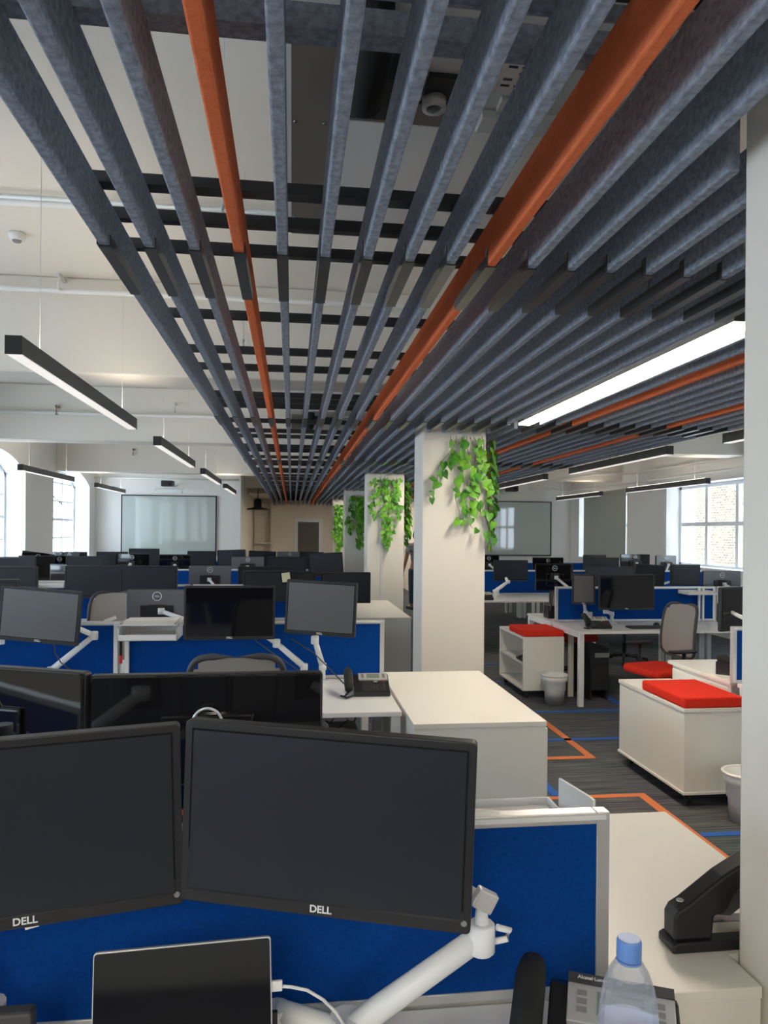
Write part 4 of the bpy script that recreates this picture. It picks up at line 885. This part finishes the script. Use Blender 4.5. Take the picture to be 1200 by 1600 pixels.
tag(MB().tube([PY(397, 999, 4.5), PY(425, 1020, 4.52), PY(450, 1036, 4.53), PY(470, 1050, 4.55), (.02, 4.58, .74)], .0035, 6).build('monitor_cable', 'dgrey'), 'thin dark cable below the black square-on monitor', 'cable')
tag(MB().tube([PY(84, 1005, 4.5), PY(86, 1020, 4.5), PY(95, 1035, 4.5), PY(108, 1045, 4.52), (-1.2, 4.55, .74)], .0035, 6).build('monitor_cable', 'dgrey'), 'thin dark cable under the tilted grey monitor at left', 'cable')
o = thing('equipment_box', 'dark box with a paper front standing beside the right divider', 'box', (2.88, 7.95, .7305)); MB().box(-.05, -.08, 0, .05, .08, .14).build('body', 'black', o, bevel=.004); MB().obox((-.02, -.1, .2), (.012, .02, .22), Matrix.Rotation(R(8), 3, 'Y')).build('upright', 'dgrey', o)
# second arm of the far twin arm
make_arm(far_twin, (2.92, 10.35, .7305), (3.14, 10.45, .96), (3.14, 10.60, 1.03), '', r=.022)

# ------------------------------------------------------------------ hanging plants
def leafmesh(mb, c, s, nrm, upv, fold=.25):
    nrm = nrm.normalized(); t = upv - nrm * upv.dot(nrm); t = t.normalized(); sd = t.cross(nrm)
    out = [(0, .08), (.28, .30), (.44, .12), (.45, -.15), (.30, -.50), (0, -1.0)]
    pts = [c + t * (y_ * s) + sd * (x * s) + nrm * (-abs(x) * fold * s - (y_ * y_) * .18 * s) for x, y_ in out]
    ptl = [c + t * (y_ * s) - sd * (x * s) + nrm * (-abs(x) * fold * s - (y_ * y_) * .18 * s) for x, y_ in out[1:-1]]
    mid = [c + t * (y_ * s) + nrm * (-(y_ * y_) * .18 * s) for y_ in (-.0, -.35, -.7)]
    vs = pts + ptl + mid; o_ = 6; m0 = 10
    fs = [(0, 1, m0), (1, 2, 3, m0), (3, m0 + 1, m0), (3, 4, m0 + 2, m0 + 1), (4, 5, m0 + 2), (0, m0, 6), (6, m0, 8, 7), (8, m0, m0 + 1), (8, m0 + 1, m0 + 2, 9), (9, m0 + 2, 5)]
    mb.add(vs, fs, True)
def vine(org, ax, nout, strands, label, ls, dens, seed):
    rnd = random.Random(seed); o = thing('hanging_plant', label, 'plant', org, group='trailing plants on the columns')
    st = MB(); l1 = MB(); l2 = MB()
    for (x0, L_, drift) in strands:
        pts = []; n = max(6, int(L_ / .05)); x = x0
        for k in range(n + 1):
            t = k / n; x = x0 + drift * t + .025 * math.sin(k * .9 + seed + x0 * 30)
            pts.append(ax * x + nout * (.03 + .03 * math.sin(k * .7 + x0 * 9) ** 2) + Vector((0, 0, -L_ * t)))
        st.tube(pts, .0028, 5)
        for k in range(1, n + 1):
            for q in range(dens):
                if rnd.random() < .9:
                    P_ = pts[k] + ax * rnd.uniform(-.05, .05) + nout * rnd.uniform(.0, .05) + Vector((0, 0, rnd.uniform(-.03, .03)))
                    nn = (nout * rnd.uniform(.5, 1) + ax * rnd.uniform(-.7, .7) + Vector((0, 0, rnd.uniform(.0, .7)))); uu = Vector((0, 0, 1)) + ax * rnd.uniform(-.9, .9)
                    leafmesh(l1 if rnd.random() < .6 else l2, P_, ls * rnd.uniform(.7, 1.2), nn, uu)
                    st.tube([pts[k], P_], .0015, 4)
    st.build('stems', 'stem', o); l1.build('leaves', 'leaf', o); l2.build('darker_leaves', 'leafd', o)  # a random share of the leaves takes the darker green
    MB().tube([(0, 0, 0), (0, 0, .02)], .012, 8).tube([(0, 0, .01), nout * -.012 + Vector((0, 0, .01))], .006, 6).build('hook', 'galv', o)
X_, Yn = Vector((1, 0, 0)), Vector((0, -1, 0))
vine((1.42, 5.985, 2.47), X_, Yn, [(-.12, .38, -.08), (-.09, .50, -.22), (.02, .62, .02), (.06, .75, .0), (.12, .82, .07), (-.03, .72, -.04), (.08, .40, .10)], 'leafy green plant trailing down the front of the main column', .072, 1, 3)
vine((1.62, 6.15, 2.47), Vector((0, 1, 0)), X_, [(-.10, .70, 0), (0, .85, 0), (-.05, .92, .02), (.06, .6, 0), (-.08, .8, -.02)], 'green plant trailing down the right side of the main column', .075, 1, 5)
vine((1.33, 10.485, 2.45), X_, Yn, [(-.14, .55, -.05), (-.08, .75, .05), (0, 1.0, .0), (.04, .95, .02), (.12, .6, .05), (.15, .4, .02)], 'long green plant trailing down the second column', .070, 2, 8)
vine((1.62, 10.66, 2.45), Vector((0, 1, 0)), X_, [(-.10, .70, 0), (0, .85, 0), (.05, .9, .02), (.1, .6, 0), (-.05, .8, -.02)], 'green plant on the right side of the second column, seen in the gap', .09, 2, 9)
vine((1.33, 14.985, 2.42), X_, Yn, [(-.10, .75, -.08), (0, .9, .05), (.1, .7, .0), (.15, .5, .02), (.05, 1.05, .0)], 'green plant trailing down the third column', .09, 3, 11)
vine((1.28, 19.485, 2.38), X_, Yn, [(-.10, .9, -.05), (0, 1.05, -.02), (.1, .9, .0), (.15, .7, .02), (.05, 1.25, -.1)], 'green plant trailing down the farthest column', .10, 3, 13)

# ------------------------------------------------------------------ person in the gap
def skinned(name, joints, edges, m, parent, sub=2):
    me = bpy.data.meshes.new(name); me.from_pydata([j[0] for j in joints], edges, []); me.materials.append(M[m]); o = bpy.data.objects.new(name, me); C.objects.link(o); o.parent = parent
    sk = o.modifiers.new('skin', 'SKIN'); sk.use_smooth_shade = True
    if not me.skin_vertices:
        me.skin_vertices.new() if hasattr(me.skin_vertices, 'new') else None
    lay = me.skin_vertices[0].data
    for i, j in enumerate(joints): lay[i].radius = j[1]; lay[i].use_root = (i == 0)
    q = o.modifiers.new('sub', 'SUBSURF'); q.levels = q.render_levels = sub; return o
def make_skin(name, joints, edges, m, parent):
    bm = bmesh.new(); lay = bm.verts.layers.skin.verify(); vs = []
    for i, (p, r_) in enumerate(joints):
        v = bm.verts.new(p); v[lay].radius = r_; v[lay].use_root = (i == 0); vs.append(v)
    for a, b in edges: bm.edges.new((vs[a], vs[b]))
    me = bpy.data.meshes.new(name); bm.to_mesh(me); bm.free(); me.materials.append(M[m])
    o = bpy.data.objects.new(name, me); C.objects.link(o); o.parent = parent
    sk = o.modifiers.new('skin', 'SKIN'); sk.use_smooth_shade = True; q = o.modifiers.new('sub', 'SUBSURF'); q.levels = q.render_levels = 2
    return o
pp = thing('person', 'person in a striped T-shirt and blue jeans standing in the gap between the columns', 'person', (2.69, 15.7, 0), R(15))
J_ = [((0, 0, .92), (.13, .10)), ((0, 0, 1.12), (.12, .09)), ((0, 0, 1.34), (.15, .10)), ((0, 0, 1.44), (.07, .06)), ((0, .0, 1.50), (.05, .055)), ((0, .02, 1.60), (.075, .095)), ((0, .02, 1.70), (.06, .075)),
      ((-.19, 0, 1.38), (.05, .05)), ((-.25, .0, 1.10), (.042, .042)), ((-.28, .08, .86), (.028, .03)), ((-.285, .11, .80), (.035, .02)),
      ((.19, 0, 1.38), (.05, .05)), ((.25, 0, 1.10), (.042, .042)), ((.24, .10, .87), (.028, .03)), ((.24, .13, .81), (.035, .02)),
      ((-.10, 0, .84), (.09, .09)), ((-.11, .01, .48), (.06, .06)), ((-.11, 0, .08), (.04, .045)), ((-.11, .13, .035), (.035, .03)),
      ((.10, 0, .84), (.09, .09)), ((.11, .01, .48), (.06, .06)), ((.12, 0, .08), (.04, .045)), ((.12, .13, .035), (.035, .03))]
E_ = [(0, 1), (1, 2), (2, 3), (3, 4), (4, 5), (5, 6), (2, 7), (7, 8), (8, 9), (9, 10), (2, 11), (11, 12), (12, 13), (13, 14), (0, 15), (15, 16), (16, 17), (17, 18), (0, 19), (19, 20), (20, 21), (21, 22)]
for sx in (-1, 1):
    hx_ = 10 if sx < 0 else 14; hb = Vector(J_[hx_][0])
    for k in range(4):
        i0 = len(J_); J_.append(((hb.x + (k - 1.5) * .002, hb.y + (k - 1.5) * .018, hb.z - .035), (.009, .009))); J_.append(((hb.x - sx * .01, hb.y + (k - 1.5) * .02, hb.z - .085 + .006 * abs(k - 1.5)), (.008, .008))); E_ += [(hx_, i0), (i0, i0 + 1)]
    i0 = len(J_); J_.append(((hb.x - sx * .005, hb.y + .045, hb.z - .01), (.010, .010))); J_.append(((hb.x - sx * .01, hb.y + .055, hb.z - .045), (.009, .009))); E_ += [(hx_, i0), (i0, i0 + 1)]
body = make_skin('body', J_, E_, 'skin', pp)
make_skin('striped_shirt', [((0, 0, .95), (.155, .125)), ((0, 0, 1.15), (.145, .115)), ((0, 0, 1.34), (.175, .125)), ((0, 0, 1.42), (.09, .08)), ((-.19, 0, 1.38), (.072, .07)), ((-.235, 0, 1.20), (.065, .062)), ((.19, 0, 1.38), (.072, .07)), ((.235, 0, 1.20), (.065, .062))], [(0, 1), (1, 2), (2, 3), (2, 4), (4, 5), (2, 6), (6, 7)], 'jersey', pp)
make_skin('jeans', [((0, 0, .95), (.15, .12)), ((-.10, 0, .82), (.11, .11)), ((-.11, .01, .48), (.08, .08)), ((-.11, 0, .10), (.065, .07)), ((.10, 0, .82), (.11, .11)), ((.11, .01, .48), (.08, .08)), ((.12, 0, .10), (.065, .07))], [(0, 1), (1, 2), (2, 3), (0, 4), (4, 5), (5, 6)], 'jeans', pp)
MB().lathe([(.03, 1.72), (.085, 1.69), (.105, 1.62), (.10, 1.56), (.08, 1.52)], (0, -.01, 0), 20).build('hair', 'hair', pp)
for sx in (-1, 1): MB().box(sx * .115 - .05, -.09, 0, sx * .115 + .05, .20, .07).build('shoe', 'black', pp, bevel=.02)
